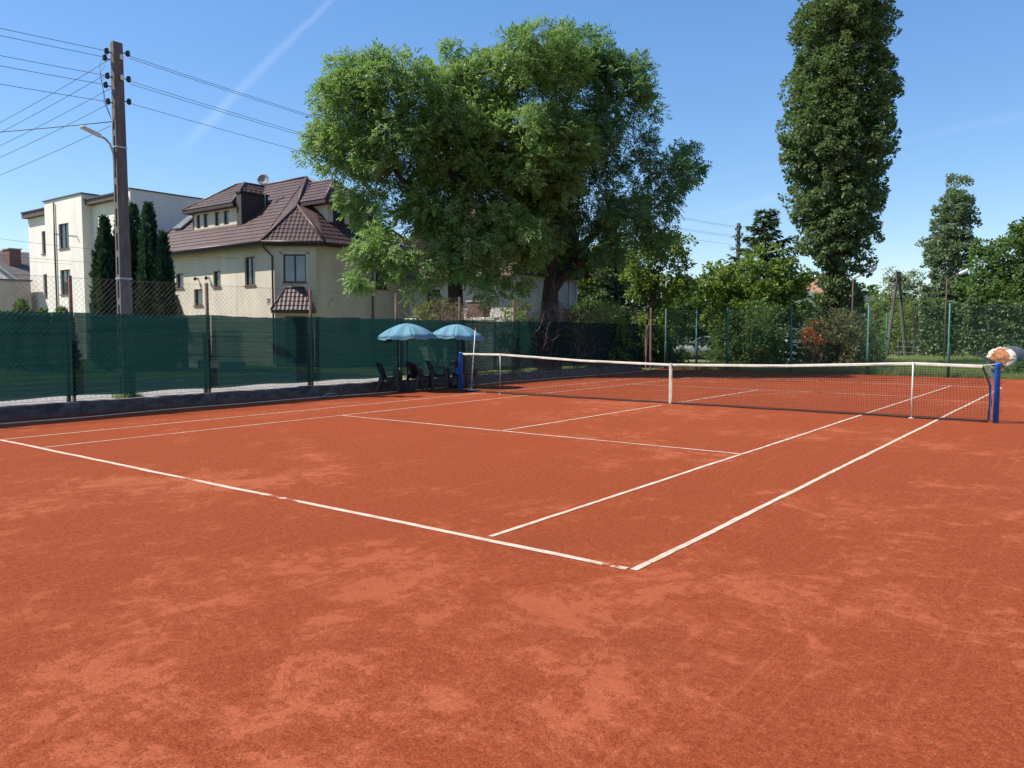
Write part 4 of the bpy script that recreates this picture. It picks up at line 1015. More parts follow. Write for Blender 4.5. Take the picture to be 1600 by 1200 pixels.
# boarded upper storey, overhanging a little, board by board on the gable
mb = MB(); U0, U1, U2, U3 = (-7.0, .1), (.25, .1), (.25, 5.5), (-7.0, 5.5)
uo = [(.25, .8, 5.75, 6.45)]
wall(mb, U1, U2, 4.5, 6.9, uo, .1); wall(mb, U2, U3, 4.5, 6.9); wall(mb, U3, U0, 4.5, 6.9); wall(mb, U0, U1, 4.5, 6.9); mb.add([(-7, .1, 4.5), (.25, .1, 4.5), (.25, 5.5, 4.5), (-7, 5.5, 4.5)], [(3, 2, 1, 0)]); mb.build('upper_wall', 'brown_wood', hc)
window(hc, U1, U2, uo[0], 0, .06, 'white_paint', sill=False)
bd = MB().box(.254, .275, -.075, .075, 4.45, 6.9).mesh('board')
for i in range(33):
    yy = .19+i*.162
    if .33 < yy-.1+.075 and yy-.1-.075 < .82:
        b = MB().box(.254, .275, -.075, .075, 4.45, 5.70).build('board', 'brown_wood', hc); b.location = (0, yy, 0); continue
    b = link('board', bd, 'brown_wood', hc); b.location = (0, yy, 0)
tiled_slope('roof_slope', hc, (-7.5, -.75, 4.35), (.5, -.75, 4.35), (-7.5, 2.8, 8.5), (.5, 2.8, 8.5), 'tile_red_brown'); tiled_slope('roof_slope', hc, (.5, 6.3, 4.6), (-7.5, 6.3, 4.6), (.5, 2.8, 8.5), (-7.5, 2.8, 8.5), 'tile_red_brown')
mb = MB(); mb.add([(.25, .1, 6.9), (.25, 5.5, 6.9), (.25, 2.8, 8.4)], [(0, 1, 2)]); mb.build('gable', 'brown_wood', hc)
for yy in (4.9, 5.55): pipe(hc, [(.06, yy, 4.4), (.06, yy, .05)], .07, 'white_paint', 'white_post')
gw = empty('garden_wall', (-9.6, 23.2, 0), 0, 'white garden wall with projecting coping below the white house', 'wall')
MB().box(-5.2, .85, -.12, .12, -.05, 2.22).build('wall_face', 'plaster_white', gw); MB().box(-5.3, .95, -.2, .2, 2.22, 2.34).build('coping', 'white_paint', gw, bevel=.01)
bp = empty('brick_pier', (-10.55, 24.2, 0), 0, 'small red brick pier between the dry bush and the white wall', 'pier')
MB().box(-.5, .5, -.25, .25, -.02, 3.1).build('shaft', 'brick_red', bp, bevel=.01); MB().box(-.55, .55, -.3, .3, 3.1, 3.18).build('coping', 'grey_render', bp)

# ---------------------------------------------------------------- buildings beyond the far fence
ob = empty('outbuilding', (-7.6, 68, 0), 0, 'orange-rendered gable building with slate roof left of the tall poplar', 'building')
mb = MB(); wall(mb, (-2.3, 0), (2.9, 0), 0, 4.6); wall(mb, (2.9, 0), (2.9, 9), 0, 4.6); wall(mb, (2.9, 9), (-2.3, 9), 0, 4.6); wall(mb, (-2.3, 9), (-2.3, 0), 0, 4.6)
mb.add([(-2.3, 0, 4.6), (2.9, 0, 4.6), (-.05, 0, 6.6)], [(0, 1, 2)]); mb.add([(2.9, 9, 4.6), (-2.3, 9, 4.6), (-.05, 9, 6.6)], [(0, 1, 2)]); mb.build('wall', 'orange_render', ob)
MB().hexa([(-.05, -.05, 6.62), (3.2, -.05, 4.42), (3.2, 9.1, 4.42), (-.05, 9.1, 6.62), (-.05, -.05, 6.75), (3.2, -.05, 4.55), (3.2, 9.1, 4.55), (-.05, 9.1, 6.75)]).build('roof_slope', 'slate', ob)
MB().hexa([(-2.6, -.05, 4.42), (-.05, -.05, 6.62), (-.05, 9.1, 6.62), (-2.6, 9.1, 4.42), (-2.6, -.05, 4.55), (-.05, -.05, 6.75), (-.05, 9.1, 6.75), (-2.6, 9.1, 4.55)]).build('roof_slope', 'slate', ob)
MB().box(-.4, .3, 2.5, 3.1, 6.3, 7.15).build('chimney', 'brick_red', ob)
sh = empty('shed', (-4.9, 57.0, 0), .651, 'small white shed with sloping green roof in front of the orange gable', 'shed')
mb = MB(); wall(mb, (-1.6, 0), (.6, 0), 0, 3.7, [(1.0, 1.9, 2.6, 3.3)]); wall(mb, (.6, 0), (.6, 3), 0, 3.7); wall(mb, (.6, 3), (-1.6, 3), 0, 3.7); wall(mb, (-1.6, 3), (-1.6, 0), 0, 3.7); mb.add([(.6, 0, 3.7), (.6, 3, 3.7), (.6, 1.5, 4.75)], [(0, 1, 2)]); mb.build('wall', 'plaster_white', sh)
window(sh, (-1.6, 0), (.6, 0), (1.0, 1.9, 2.6, 3.3), 0, mat='white_paint', sill=False)
MB().hexa([(-1.8, -.25, 3.6), (.75, -.25, 3.6), (.75, 1.5, 4.78), (-1.8, 1.5, 4.78), (-1.8, -.25, 3.68), (.75, -.25, 3.68), (.75, 1.5, 4.86), (-1.8, 1.5, 4.86)]).build('roof_slope', 'green_roofing', sh)
MB().hexa([(-1.8, 1.5, 4.78), (.75, 1.5, 4.78), (.75, 3.25, 3.6), (-1.8, 3.25, 3.6), (-1.8, 1.5, 4.86), (.75, 1.5, 4.86), (.75, 3.25, 3.68), (-1.8, 3.25, 3.68)]).build('roof_slope', 'green_roofing', sh)

# ---------------------------------------------------------------- utility poles and lines
def zn_pole(loc, label, h, lamp=True):
    root = empty('utility_pole', loc, 0, label, 'pole', 'concrete utility poles')
    hx = lambda z: .118-.038*z/h; hy = lambda z: .158-.040*z/h
    mb = MB()
    def fr(x0, x1, y0, y1, za, zb):   # x,y given as fractions -1..1 of the half size
        mb.hexa([(x0*hx(za), y0*hy(za), za), (x1*hx(za), y0*hy(za), za), (x1*hx(za), y1*hy(za), za), (x0*hx(za), y1*hy(za), za), (x0*hx(zb), y0*hy(zb), zb), (x1*hx(zb), y0*hy(zb), zb), (x1*hx(zb), y1*hy(zb), zb), (x0*hx(zb), y1*hy(zb), zb)])
    z = -.05; k = 0
    while z < h*.76:
        fr(-1, 1, -1, 1, z, z+.16); za, zb = z+.16, min(z+.60, h*.78)
        fr(-1, -.42, -1, 1, za, zb); fr(.42, 1, -1, 1, za, zb); fr(-.42, .42, -.35, 1, za, zb); z = zb
    fr(-1, 1, -1, 1, z, h)
    mb.build('shaft', 'pole_concrete', root)
    for zz in (h*.71, h*.34): MB().box(-hx(zz)-.012, hx(zz)+.012, -hy(zz)-.012, hy(zz)+.012, zz-.02, zz+.02).build('band', 'galvanised', root)
    for (sy, zz, sx) in ((1, h-.22, .06), (1, h-.85, .06), (1, h-1.40, .04), (-1, h-.28, 0), (-1, h-.42, -.1), (-1, h-.88, 0), (-1, h-1.08, -.1), (-1, h-1.5, 0)):
        y0 = sy*hy(zz); mb = MB(); mb.tube([(sx, y0-.02*sy, zz), (sx, y0+sy*.13, zz), (sx, y0+sy*.13, zz+.03)], .014, 6)
        mb.lathe([(.03, 0), (.062, .03), (.045, .055), (.062, .08), (.045, .105), (.055, .13), (.02, .15)], sx, y0+sy*.13, zz-.06, 10)
        mb.build('insulator', 'insulator', root, True)
    for zz in (h-.42, h-.92): MB().lathe([(.025, 0), (.05, .03), (.04, .06), (.05, .09), (.02, .13)], hx(zz)+.055, .05, zz, 10).build('porcelain_insulator', 'porcelain', root, True)
    for k in range(3):
        y0 = -.24-.03*k; MB().tube([(-.05, y0, h-.32-.28*k), (-.07, y0-.16+.05*k, h-.62-.2*k), (-.05, y0-.14+.06*k, h-1.0-.15*k), (-.08, y0-.02, h-1.5), (-.06, -.15, h-1.9)], .0045, 5).build('jumper_cable', 'black_cable', root, True)
    if lamp:
        mb = MB(); mb.tube([(0, -.13, h-3.2), (0, -.16, h-2.75), (0, -.24, h-2.52), (0, -.36, h-2.41), (0, -.50, h-2.37)], .028, 8); a = mb.build('lamp_arm', 'galvanised', root, True)
        hd = MB(); hd.hexa([(-.08, -.46, h-2.41), (.08, -.46, h-2.41), (.12, -.92, h-2.25), (-.12, -.92, h-2.25), (-.06, -.46, h-2.33), (.06, -.46, h-2.33), (.09, -.92, h-2.21), (-.09, -.92, h-2.21)])
        hd.build('lamp_head', 'lamp_grey', a, bevel=.015)
    return root
zn_pole((-6.5, 5.25, 0), 'tall concrete utility pole with street lamp behind the green screen', 8.85)
zn_pole((-6.35, 46.0, 0), 'distant concrete utility pole with lamp rising between the far trees', 8.85)
def wire(a, b, sag, r, label, grp, cat='cable'):
    a, b = Vector(a), Vector(b); pts = [a.lerp(b, i/28)-Vector((0, 0, sag*4*(i/28)*(1-i/28))) for i in range(29)]
    return nice(MB().tube(pts, r, 5).build('overhead_wire', 'black_cable', None, True), label, cat, grp)
h = 8.85; G1 = 'power lines to the distant pole'; G2 = 'power lines leaving the frame at upper left'; G3 = 'service cables descending to the left'
names = ['topmost', 'second', 'third', 'fourth', 'lowest']
for k, (zz, dx) in enumerate(((h-.24, .02), (h-.34, .14), (h-.86, .02), (h-.97, .14), (h-1.42, .04))):
    wire((-6.5+dx, 5.5, zz), (-6.35+dx, 45.8, zz), .55, .0062, names[k]+' of the five power lines running right from the near pole', G1)
for k, (zz, dx) in enumerate(((h-.27, 0), (h-.40, -.1), (h-.87, 0), (h-1.07, -.1), (h-1.5, 0))):
    wire((-6.5+dx, 4.95, zz), (-6.5+dx, -36, zz-.1), .7, .0062, names[k]+' of the five power lines running up left from the near pole', G2)
for k, zz in enumerate((h-.45, h-.75, h-1.15, h-1.5, h-2.05)):
    wire((-6.56, 5.08, zz), (-41.5, 4.2-.3*k, 8.3-.45*k), .9, .0062, names[k]+' of the five thin cables slanting down left from the pole', G3)
wire((-6.55, 5.1, h-1.95), (-30, -6.0, 8.0), .5, .011, 'thick black cable reaching left from the pole just above its lamp', G3)
G4 = 'service cables to the houses'
wire((-41.5, 4.5, 8.6), (-17.35, 22.2, 5.35), .9, .008, 'upper service cable sagging across both house fronts', G4)
wire((-41.5, 4.5, 7.6), (-27.9, 18.7, 5.4), .6, .008, 'middle service cable crossing the pale house to the cream house', G4)
wire((-41.5, 4.5, 7.0), (-38.2, 17.9, 5.9), .25, .007, 'short lower service cable ending on the pale house front', G4)
# leaning double pole beyond the fence
ap = empty('braced_pole', (1.5, 55.4, 0), .651, 'old two-legged concrete pole leaning beyond the far fence', 'pole')
for (xb, yb) in ((-.62, 0), (.95, .5)): MB().tube([(xb, yb, 0), (.06*(1 if xb > 0 else -1), 0, 5.7)], [.13, .09], 6).build('leg', 'pole_concrete', ap)
MB().box(-.17, .17, -.1, .1, 5.5, 5.9).build('head', 'pole_concrete', ap, bevel=.02)
mb = MB(); mb.tube([(-.55, 0, 5.2), (.55, 0, 5.25)], .035, 6); mb.tube([(-.75, 0, 4.0), (.6, 0, 4.05)], .03, 6); mb.build('crossbar', 'dark_iron', ap)
for k in (-.5, -.2, .2, .5): MB().lathe([(.05, 0), (.08, .05), (.05, .1), (.07, .14), (.02, .2)], k, 0, 5.25, 8).build('insulator', 'insulator', ap)
# street lamps
def street_lamp(loc, rz, label, hb_, dx, dz):
    root = empty('street_lamp', loc, rz, label, 'lamp', 'arm lamps beyond the far fence')
    MB().tube([(0, 0, 0), (0, 0, hb_), (.05, 0, hb_+.15), (dx*.5, 0, hb_+dz*.55), (dx, 0, hb_+dz)], [.05, .04, .035, .03, .03], 8).build('pole', 'twig', root, True)
    mb = MB(); mb.lathe([(.02, 0), (.13, .05), (.16, .2), (.15, .42), (.06, .52)], sides=14); o = mb.build('lamp_head', 'lamp_grey', root, True); o.location = (dx-.05, 0, hb_+dz-.03); o.rotation_euler = (0, R(68), 0); o.scale = (.75, 1, 1)
    return root
street_lamp((2.99, 37.6, 0), .651, 'thin rusty lamp post with bent arm in front of the poplar trunk', 4.25, .72, .52)
street_lamp((5.7, 47.6, 0), .651, 'lamp with bent arm and grey head in front of the ivy hedge', 4.6, .75, .5)
# green post and white rails beyond the fence
nice(MB().lathe([(.05, 0), (.05, 2.9), (.0, 2.95)], 1.88, 50.6, 0, 10, False).build('steel_post', 'green_post', None, True), 'single green steel post beside the white rails beyond the fence', 'post')
rl = empty('white_barrier', (2.5, 52.3, 0), .651, 'low white three-rail barrier beyond the far fence', 'barrier')
for z in (.35, .72, 1.08): MB().box(-.55+.2*z, .85, -.02, .02, z-.02, z+.02).build('rail', 'pale_timber', rl)
for x in (-.2, .8): MB().box(x-.035, x+.035, .02, .08, 0, 1.12).build('post', 'plinth_concrete', rl)

# ---------------------------------------------------------------- weathered tank behind the right end of the fence
tk = empty('old_tank', (10.35, 31.0, 0), -.42, 'old rusty tank with peeling white paint behind the right net post', 'tank')
mb = MB(); rg = random.Random(2); ring = []
sec = [(-.62, .02), (-.60, .30), (-.52, .46), (-.40, .52), (0, .54), (.40, .53), (.55, .44), (.64, .25), (.66, .02)]
for (y, r) in sec:
    for k in range(22):
        a = 2*math.pi*k/22; rr = r*(1+rg.gauss(0, .025)); mb.v.append((rr*1.12*math.cos(a), y+rg.gauss(0, .012), .62+rr*.92*math.sin(a)))
for i in range(len(sec)-1):
    for k in range(22): k2 = (k+1) % 22; mb.f.append((i*22+k, i*22+k2, (i+1)*22+k2, (i+1)*22+k))
mb.f.append(tuple(range(22))); mb.f.append(tuple(range(8*22, 9*22))[::-1])
me = mb.mesh('shell', True); me.materials.append(M['peeling_paint']); me.materials.append(M['tank_grey'])
for p in me.polygons: p.material_index = 1 if p.center.y > -.40 and p.center.x > -.1 else 0
o = bpy.data.objects.new('shell', me); COL.objects.link(o); o.parent = tk
MB().hexa([(-.85, -.72, .80), (.25, -.74, .30), (.25, -.66, .30), (-.85, -.64, .80), (-.82, -.72, .88), (.28, -.74, .38), (.28, -.66, .38), (-.82, -.64, .88)]).build('lid_board', 'dark_iron', tk)
for x in (-.4, .4): MB().box(x-.08, x+.08, -.5, .5, -.02, .22).build('support', 'plinth_concrete', tk)

# ---------------------------------------------------------------- parked cars
def car(loc, rz, label, paint, L=4.2, W=1.74, H=1.46):
    root = empty('parked_car', loc, rz, label, 'car', 'parked cars')     # faces local +X
    st = [(-.50, .62, .86, .80), (-.48, .38, .95, .88), (-.36, .28, .98, .98), (-.2, .25, .97, 1), (.0, .24, .95, 1), (.18, .24, .93, 1), (.34, .26, .88, .98), (.45, .32, .76, .9), (.50, .45, .66, .78)]
    mb = MB()
    for (x, zb, zt, wf) in st:
        w = W/2*wf
        for (y, z) in ((-w*.9, zb), (-w, zb+.15), (-w, (zb+zt)/2), (-w*.96, zt-.06), (-w*.80, zt), (w*.80, zt), (w*.96, zt-.06), (w, (zb+zt)/2), (w, zb+.15), (w*.9, zb)): mb.v.append((x*L, y, z))
    for i in range(len(st)-1):
        for k in range(10): k2 = (k+1) % 10; mb.f.append((i*10+k, i*10+k2, (i+1)*10+k2, (i+1)*10+k))
    mb.f.append(tuple(range(10))); mb.f.append(tuple(range(80, 90))[::-1])
    body = mb.build('body', paint, root, True)
    rs = [(-.47, .90, .0), (-.38, H-.06, .86), (-.2, H, .9), (.02, H-.03, .88), (.24, .93, .0)]
    gm = MB(); w0 = W/2*.93; w1 = W/2*.72
    P = lambda x, y, z: (x*L, y, z)
    roof = MB(); roof.hexa([P(-.37, -w1, H-.09), P(.04, -w1, H-.09), P(.04, w1, H-.09), P(-.37, w1, H-.09), P(-.34, -w1*.9, H), P(.01, -w1*.9, H), P(.01, w1*.9, H), P(-.34, w1*.9, H)]); roof.build('roof', paint, root, bevel=.03)
    gm.hexa([P(-.47, -w0, .93), P(.23, -w0, .92), P(.23, w0, .92), P(-.47, w0, .93), P(-.375, -w1, H-.085), P(.045, -w1, H-.085), P(.045, w1, H-.085), P(-.375, w1, H-.085)]); gm.build('glasshouse', 'car_glass', root)
    for s in (-1, 1):
        for (xa, xb) in ((.23, .05), (-.47, -.37), (-.14, -.145)):
            MB().tube([P(xa, s*w0*1.0, .93), P(xb, s*(w1+.005), H-.07)], .032, 6).build('pillar', paint, root)
        for x in (-.31, .32):
            mb = MB(); mb.tube([(x*L, s*(W/2-.19), .31), (x*L, s*(W/2+.012), .31)], .31, 18); wh = mb.build('wheel', 'rubber', root)
            MB().tube([(x*L, s*(W/2+.005), .31), (x*L, s*(W/2+.02), .31)], .20, 14).build('rim', 'galvanised', wh)
        MB().box(.455*L, .485*L, s*W*.36-.16, s*W*.36+.16, .58, .70).build('headlight', 'glass_curtain', root, bevel=.02)
        MB().box(-.505*L, -.48*L, s*W*.38-.12, s*W*.38+.12, .68, .86).build('tail_light', 'red_petal', root, bevel=.02)
        MB().box(.14*L, .19*L, s*(W/2+.02)-.02, s*(W/2+.02)+.12*s, .93, 1.05).build('mirror', paint, root)
    return root
car((-6.95, 42.2, -.03), .651+math.pi-.25, 'silver car parked in the shade behind the green fence posts', 'silver_paint')
car((-5.2, 78.2, -.03), .651+1.0, 'white car far off beyond the fence left of the two-legged pole', 'car_white')
# ---------------------------------------------------------------- trees
rgt = np.random.default_rng(11)
def B3(rows, dy=1.0, sc=1.0, seed=0, sh=.42, drop=0):
    """(x, z, rx, rz) crown lobes -> ellipsoids with depth"""
    r = np.random.default_rng(seed); return [(x, r.uniform(-.9, .9)*dy, z-.1-(drop if z > 9 else 0), max(.35, rx*sc-sh), max(.4, max(rx, rz)*1.1*sc-sh), max(.35, rz*sc-sh)) for x, z, rx, rz in rows]
ash1 = [(-3.84, 11.11, 1.89, 1.82), (-4.85, 9.59, 1.14, 1.51), (-1.82, 11.23, 2.02, 1.82), (.71, 11.86, 2.15, 1.89), (3.11, 12.24, 1.97, 1.72), (-2.83, 8.71, 2.27, 1.57), (.2, 8.96, 2.78, 2.15), (3.11, 9.09, 2.4, 2.4), (-2.95, 6.31, 1.35, 1.31), (-2.35, 4.8, 1.45, 1.06), (-.3, 6.56, 2.15, 1.51), (-.18, 4.8, 1.57, .96), (-4.0, 7.3, .7, .7), (1.97, 6.06, 1.39, 1.26), (-1.3, 3.9, 1.3, .8), (1.6, 4.5, 1.1, .9), (-3.3, 3.9, .9, .7), (1.2, 5.3, 1.5, 1.2), (2.6, 5.6, 1.4, 1.2), (.7, 4.3, 1.2, .8), (2.2, 4.4, 1.1, .9), (3.0, 4.9, 1.0, .9), (1.2, 3.6, .9, .6), (-1.4, 7.4, 1.6, 1.2), (1.6, 7.4, 1.6, 1.2)]
deciduous('ash_tree', 'large ash tree with broad sunlit crown, its trunk behind the second parasol', 'tree', (-7.07, 18.61), B3(ash1, 1.2, 1, 1, .5, .55),
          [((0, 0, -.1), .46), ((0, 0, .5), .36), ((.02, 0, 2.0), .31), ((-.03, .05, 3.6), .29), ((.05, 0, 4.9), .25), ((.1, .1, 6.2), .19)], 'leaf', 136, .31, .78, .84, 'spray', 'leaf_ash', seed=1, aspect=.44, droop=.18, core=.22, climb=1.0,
          limbs=((4, [((-.5, 0, 5.8), .17), ((-1.4, .1, 6.8), .14), ((-2.4, .1, 8.0), .10)]), (5, [((.6, 0, 7.4), .14), ((1.3, 0, 8.8), .10), ((2.0, 0, 10.0), .07)]), (5, [((-.2, 0, 8.0), .13), ((-.4, 0, 9.6), .09)])))
ash2 = [(1.13, 12.93, 1.88, 1.67), (2.74, 11.99, 1.67, 1.48), (3.6, 11.18, .97, 1.13), (1.13, 9.84, 2.15, 1.83), (3.41, 9.57, 1.07, .75), (5.43, 9.16, 1.07, 1.29), (4.76, 7.96, 1.61, .91), (2.61, 6.61, 1.93, 1.13), (.86, 7.01, 1.61, 1.34), (3.82, 5.62, 1.29, .75), (-.21, 7.82, 1.61, 1.61), (1.93, 5.27, 1.21, .67), (4.1, 7.2, 1.2, .9), (3.0, 8.4, .9, .8), (4.4, 8.6, .9, .8), (-1.2, 6.2, 1.4, 1.2), (-.7, 5.2, 1.1, .9), (1.0, 4.7, 1.0, .7), (.4, 5.9, 1.2, .9), (2.2, 8.0, 1.3, 1.0)]
deciduous('ash_tree', 'dark forked ash tree leaning right, its right limb reaching out over the fence', 'tree', (-5.28, 22.49), B3(ash2, 1.0, 1, 2, .5, .5),
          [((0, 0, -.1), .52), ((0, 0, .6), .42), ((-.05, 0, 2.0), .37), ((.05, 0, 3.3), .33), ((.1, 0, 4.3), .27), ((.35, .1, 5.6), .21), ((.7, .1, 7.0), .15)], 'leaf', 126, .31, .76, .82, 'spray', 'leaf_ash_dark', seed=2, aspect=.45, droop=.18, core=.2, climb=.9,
          limbs=((3, [((.5, 0, 3.9), .22), ((1.1, .1, 4.8), .19), ((1.9, .1, 5.8), .16), ((2.8, 0, 6.7), .12), ((3.8, 0, 7.2), .08)]), (4, [((-.25, .1, 5.4), .22), ((-.5, .1, 6.8), .16), ((-.4, 0, 8.2), .11)]), (3, [((.6, -.3, 4.0), .15), ((1.7, -.4, 4.8), .12), ((2.8, -.3, 5.4), .08)])))
pop = [(.07, 21.48, 2.2, 3.0), (0, 17.4, 2.6, 3.0), (0, 14.3, 2.95, 3.0), (-.14, 11.6, 3.05, 2.7), (-.07, 8.8, 2.6, 2.3), (.07, 6.8, 2.15, 1.9), (.14, 4.9, 1.6, 1.7), (.1, 3.4, 1.35, 1.3)]
deciduous('poplar_tree', 'very tall columnar poplar cut off by the top of the picture', 'tree', (1.73, 39.17), B3(pop, .2, 1, 3),
          [((0, 0, -.1), .62), ((0, 0, 1), .5), ((0, 0, 4), .44), ((.05, 0, 9), .34), ((0, 0, 14), .22), ((0, 0, 19), .1)], 'leaf', 330, .155, .70, .70, 'leaf', 'leaf_poplar', seed=3, aspect=.78, droop=.1, core=.18, bend=.12, flat=1.25)
asp = [(.49, 12.39, .8, 1.47), (.24, 10.43, 1.4, 2.2), (0, 7.99, 1.8, 2.44), (0, 5.55, 1.6, 1.95), (-.73, 4.82, 1.4, 1.3)]
deciduous('aspen_tree', 'pale silvery aspen standing right of the tall poplar', 'tree', (3.51, 63.2), B3(asp, .2, 1, 4),
          [((0, 0, -.1), .3), ((0, 0, 3), .22), ((.1, 0, 7), .16), ((.3, 0, 11), .07)], 'leaf', 200, .175, .62, .66, 'leaf', 'leaf_aspen', 'pale_bark', seed=4, aspect=.8, core=.3)
drk = [(-.3, 6.0, 1.5, 1.5), (-.9, 5.0, 1.2, 1.1), (.9, 7.0, 1.2, 1.2), (1.5, 7.9, 1.1, 1.0), (-1.7, 4.3, 1.1, 1.1), (.98, 4.77, 2.2, 1.5), (2.6, 6.6, 1.9, 2.0), (2.9, 8.3, 1.3, 1.1), (-.2, 3.4, 2.2, 1.2)]
deciduous('lime_tree', 'dark broad tree at the right edge above the ivy hedge', 'tree', (7.4, 60.0), B3([(x*1.2, (z-1.64)*1.2+1.64, a*1.2, b*1.2) for x, z, a, b in drk], .6, 1, 5),
          [((0, 0, -.1), .4), ((0, 0, 2), .3), ((.1, 0, 4), .22), ((.3, 0, 6), .12)], 'leaf', 190, .23, .80, .86, 'leaf', 'leaf_lime', seed=5, aspect=.7, core=.2)
map_ = [(-1.5, 4.5, 1.1, .9), (-.6, 4.9, .9, .8), (.9, 4.4, 1.3, 1.0), (.6, 5.5, .75, .75), (1.5, 4.9, .7, .7), (-2.5, 3.9, .9, .8), (-.33, 3.6, 2.3, .9), (2.0, 4.1, .8, .9), (-.6, 2.5, 2.3, .9), (1.2, 2.7, 1.4, .9)]
deciduous('maple_tree', 'bushy yellow-green maple in front of the spruce and the distant pole', 'tree', (-.79, 34.73), B3(map_, .6, 1, 6),
          [((0, 0, -.1), .26), ((0, 0, 1), .2), ((.1, 0, 2.2), .16), ((.2, 0, 3.6), .1)], 'leaf', 170, .19, .62, .66, 'leaf', 'leaf_maple', seed=6, aspect=.85, core=.2)
mid_ = [(.56, 5.6, 1.39, 1.3), (0, 4.12, 1.3, 1.08), (1.55, 5.42, .74, 1.05), (1.18, 3.81, 1.18, .87), (-.68, 4.73, .77, .93), (.6, 2.7, 1.2, .8)]
deciduous('elder_tree', 'medium bright green tree between the forked ash and the distant pole', 'tree', (-4.34, 29.51), B3(mid_, .5, 1, 7),
          [((0, 0, -.1), .24), ((0, 0, 1), .18), ((.1, 0, 2.6), .14), ((.4, 0, 4.2), .09)], 'leaf', 190, .17, .6, .58, 'leaf', 'leaf_maple', seed=7, aspect=.6, core=.25)
bir = [(-.61, 6.1, 1.34, 1.7), (.92, 6.3, 1.22, 1.6), (0, 4.08, 1.9, 1.5)]
deciduous('birch_tree', 'hazy distant birch behind the two-legged pole', 'tree', (-2.63, 77.42), B3(bir, .4, 1, 8),
          [((0, 0, -.1), .2), ((0, 0, 3), .14), ((.1, 0, 6), .06)], 'leaf', 90, .24, .7, .7, 'leaf', 'leaf_birch', 'pale_bark', seed=8, aspect=.5, droop=.8, core=.6)
bck = [(0, 5.45, 1.9, 2.3), (1.48, 6.09, 1.5, 2.1), (-1.06, 4.6, 1.3, 1.5), (2.54, 4.6, 1.6, 2.0), (1, 2.6, 2.6, 1.4)]
deciduous('hazel_tree', 'green tree in the gap just right of the boarded house', 'tree', (-13.85, 39.9), B3(bck, .8, 1, 9),
          [((0, 0, -.1), .3), ((0, 0, 2), .22), ((.4, 0, 4), .12)], 'leaf', 170, .24, .85, .78, 'leaf', 'leaf_maple', seed=9, aspect=.7, core=.3)
far = [(0, 8, 3, 2.6), (-3, 6.5, 2.6, 2.4), (3.2, 6, 2.4, 2.2)]
deciduous('garden_tree', 'small distant tree above the old tiled roof at the left edge', 'tree', (-97.4, 37.4), B3(far, .6, 1, 10), [((0, 0, -.1), .3), ((0, 0, 3), .25), ((0, 0, 6), .12)], 'leaf', 110, .5, 1.3, 1.2, 'leaf', 'leaf_dark', seed=10, aspect=.7)
spruce('spruce_tree', 'dark spruce with pointed top rising behind the yellow-green maple', (-2.87, 41.3), 8.9, 3.5, 21, nlev=30, nb=15, size=.44)
wal = [(0, 4.3, 1.6, 1.3), (1.3, 3.6, 1.3, 1.2), (-1.4, 3.6, 1.2, 1.0), (-2.3, 3.2, 1.0, .8), (.3, 2.7, 1.8, .9)]
deciduous('walnut_tree', 'shady low tree above the silver car, between the brighter trees', 'tree', (-5.6, 41.0), B3(wal, .5, 1, 12), [((0, 0, -.1), .22), ((0, 0, 1.4), .18), ((.1, 0, 3), .1)], 'leaf', 170, .2, .66, .62, 'leaf', 'leaf_dark', seed=12, aspect=.55, core=.25)
spruce('spruce_tree', 'small dark spruce far off, above the white car', (-3.4, 86.0), 5.4, 2.0, 22, nlev=16)
spruce('spruce_tree', 'tall shaded spruce between the forked ash and the medium green tree', (-8.3, 33.3), 8.4, 2.3, 23)
G = 'columnar conifers in front of the cream house'
thuja('columnar_conifer', 'dark columnar conifer standing left of the near utility pole', (-20.4, 11.45), 6.45, .62, 31, group=G)
thuja('columnar_conifer', 'tall dark columnar conifer half hidden by the near utility pole', (-20.9, 12.95), 7.2, .72, 32, group=G)
thuja('columnar_conifer', 'tallest dark columnar conifer just right of the utility pole', (-19.4, 12.85), 7.1, .72, 33, n=17000, group=G)
thuja('columnar_conifer', 'shortest columnar conifer, rightmost beside the cream house', (-18.35, 12.9), 5.8, .46, 34, group=G)
thuja('columnar_conifer', 'yellowish columnar conifer at the foot of the tall poplar', (2.2, 42.0), 4.0, .55, 35, 'leaf_dry', 6000)
hp = [(-29.7+i*1.25, 9.6+.35*math.sin(i*2.1)) for i in range(8)]
hn = ['first', 'second', 'third', 'fourth', 'fifth', 'sixth', 'seventh', 'eighth']
for i, (x, y) in enumerate(hp):
    thuja('hedge_conifer', hn[i]+' small conifer from the left in the row before the pale house', (x, y), 2.85+.3*math.sin(i*1.7), .55, 40+i, 'leaf_dark', 3500, 'row of small conifers before the pale house', .2, .8)
# shrubs behind the fences
shrub('shrub', 'yellow-green sunlit bush at the foot of the large ash trunk', 'bush', (-6.2, 16.6), (.85, .6, 2.65), 6500, .14, 'leaf_yellow', 51, lift=1.2)
shrub('shrub', 'green climber bush on the fence beneath the forked ash trunk', 'bush', (-3.7, 18.2), (.7, .5, 2.75), 2600, .12, 'leaf_maple', 52, lift=1.0)
shrub('shrub', 'leafy bush spilling over the end of the wind screen', 'bush', (-3.75, 24.6), (.9, 1.3, 2.9), 6000, .12, 'leaf_maple', 53)
shrub('shrub', 'dense dark bush behind the lone post past the wind screen', 'bush', (-5.6, 31.2), (1.9, 1.2, 2.7), 8000, .14, 'leaf_dark', 54)
shrub('shrub', 'round bush right of the lone post in the fence opening', 'bush', (-7.2, 35.0), (1.5, 1.1, 2.6), 7000, .15, 'leaf_ivy', 55)
shrub('shrub', 'dark shrub behind the fence right of the silver car', 'bush', (-2.3, 36.0), (1.5, 1.2, 3.3), 8000, .15, 'leaf_dark', 56)
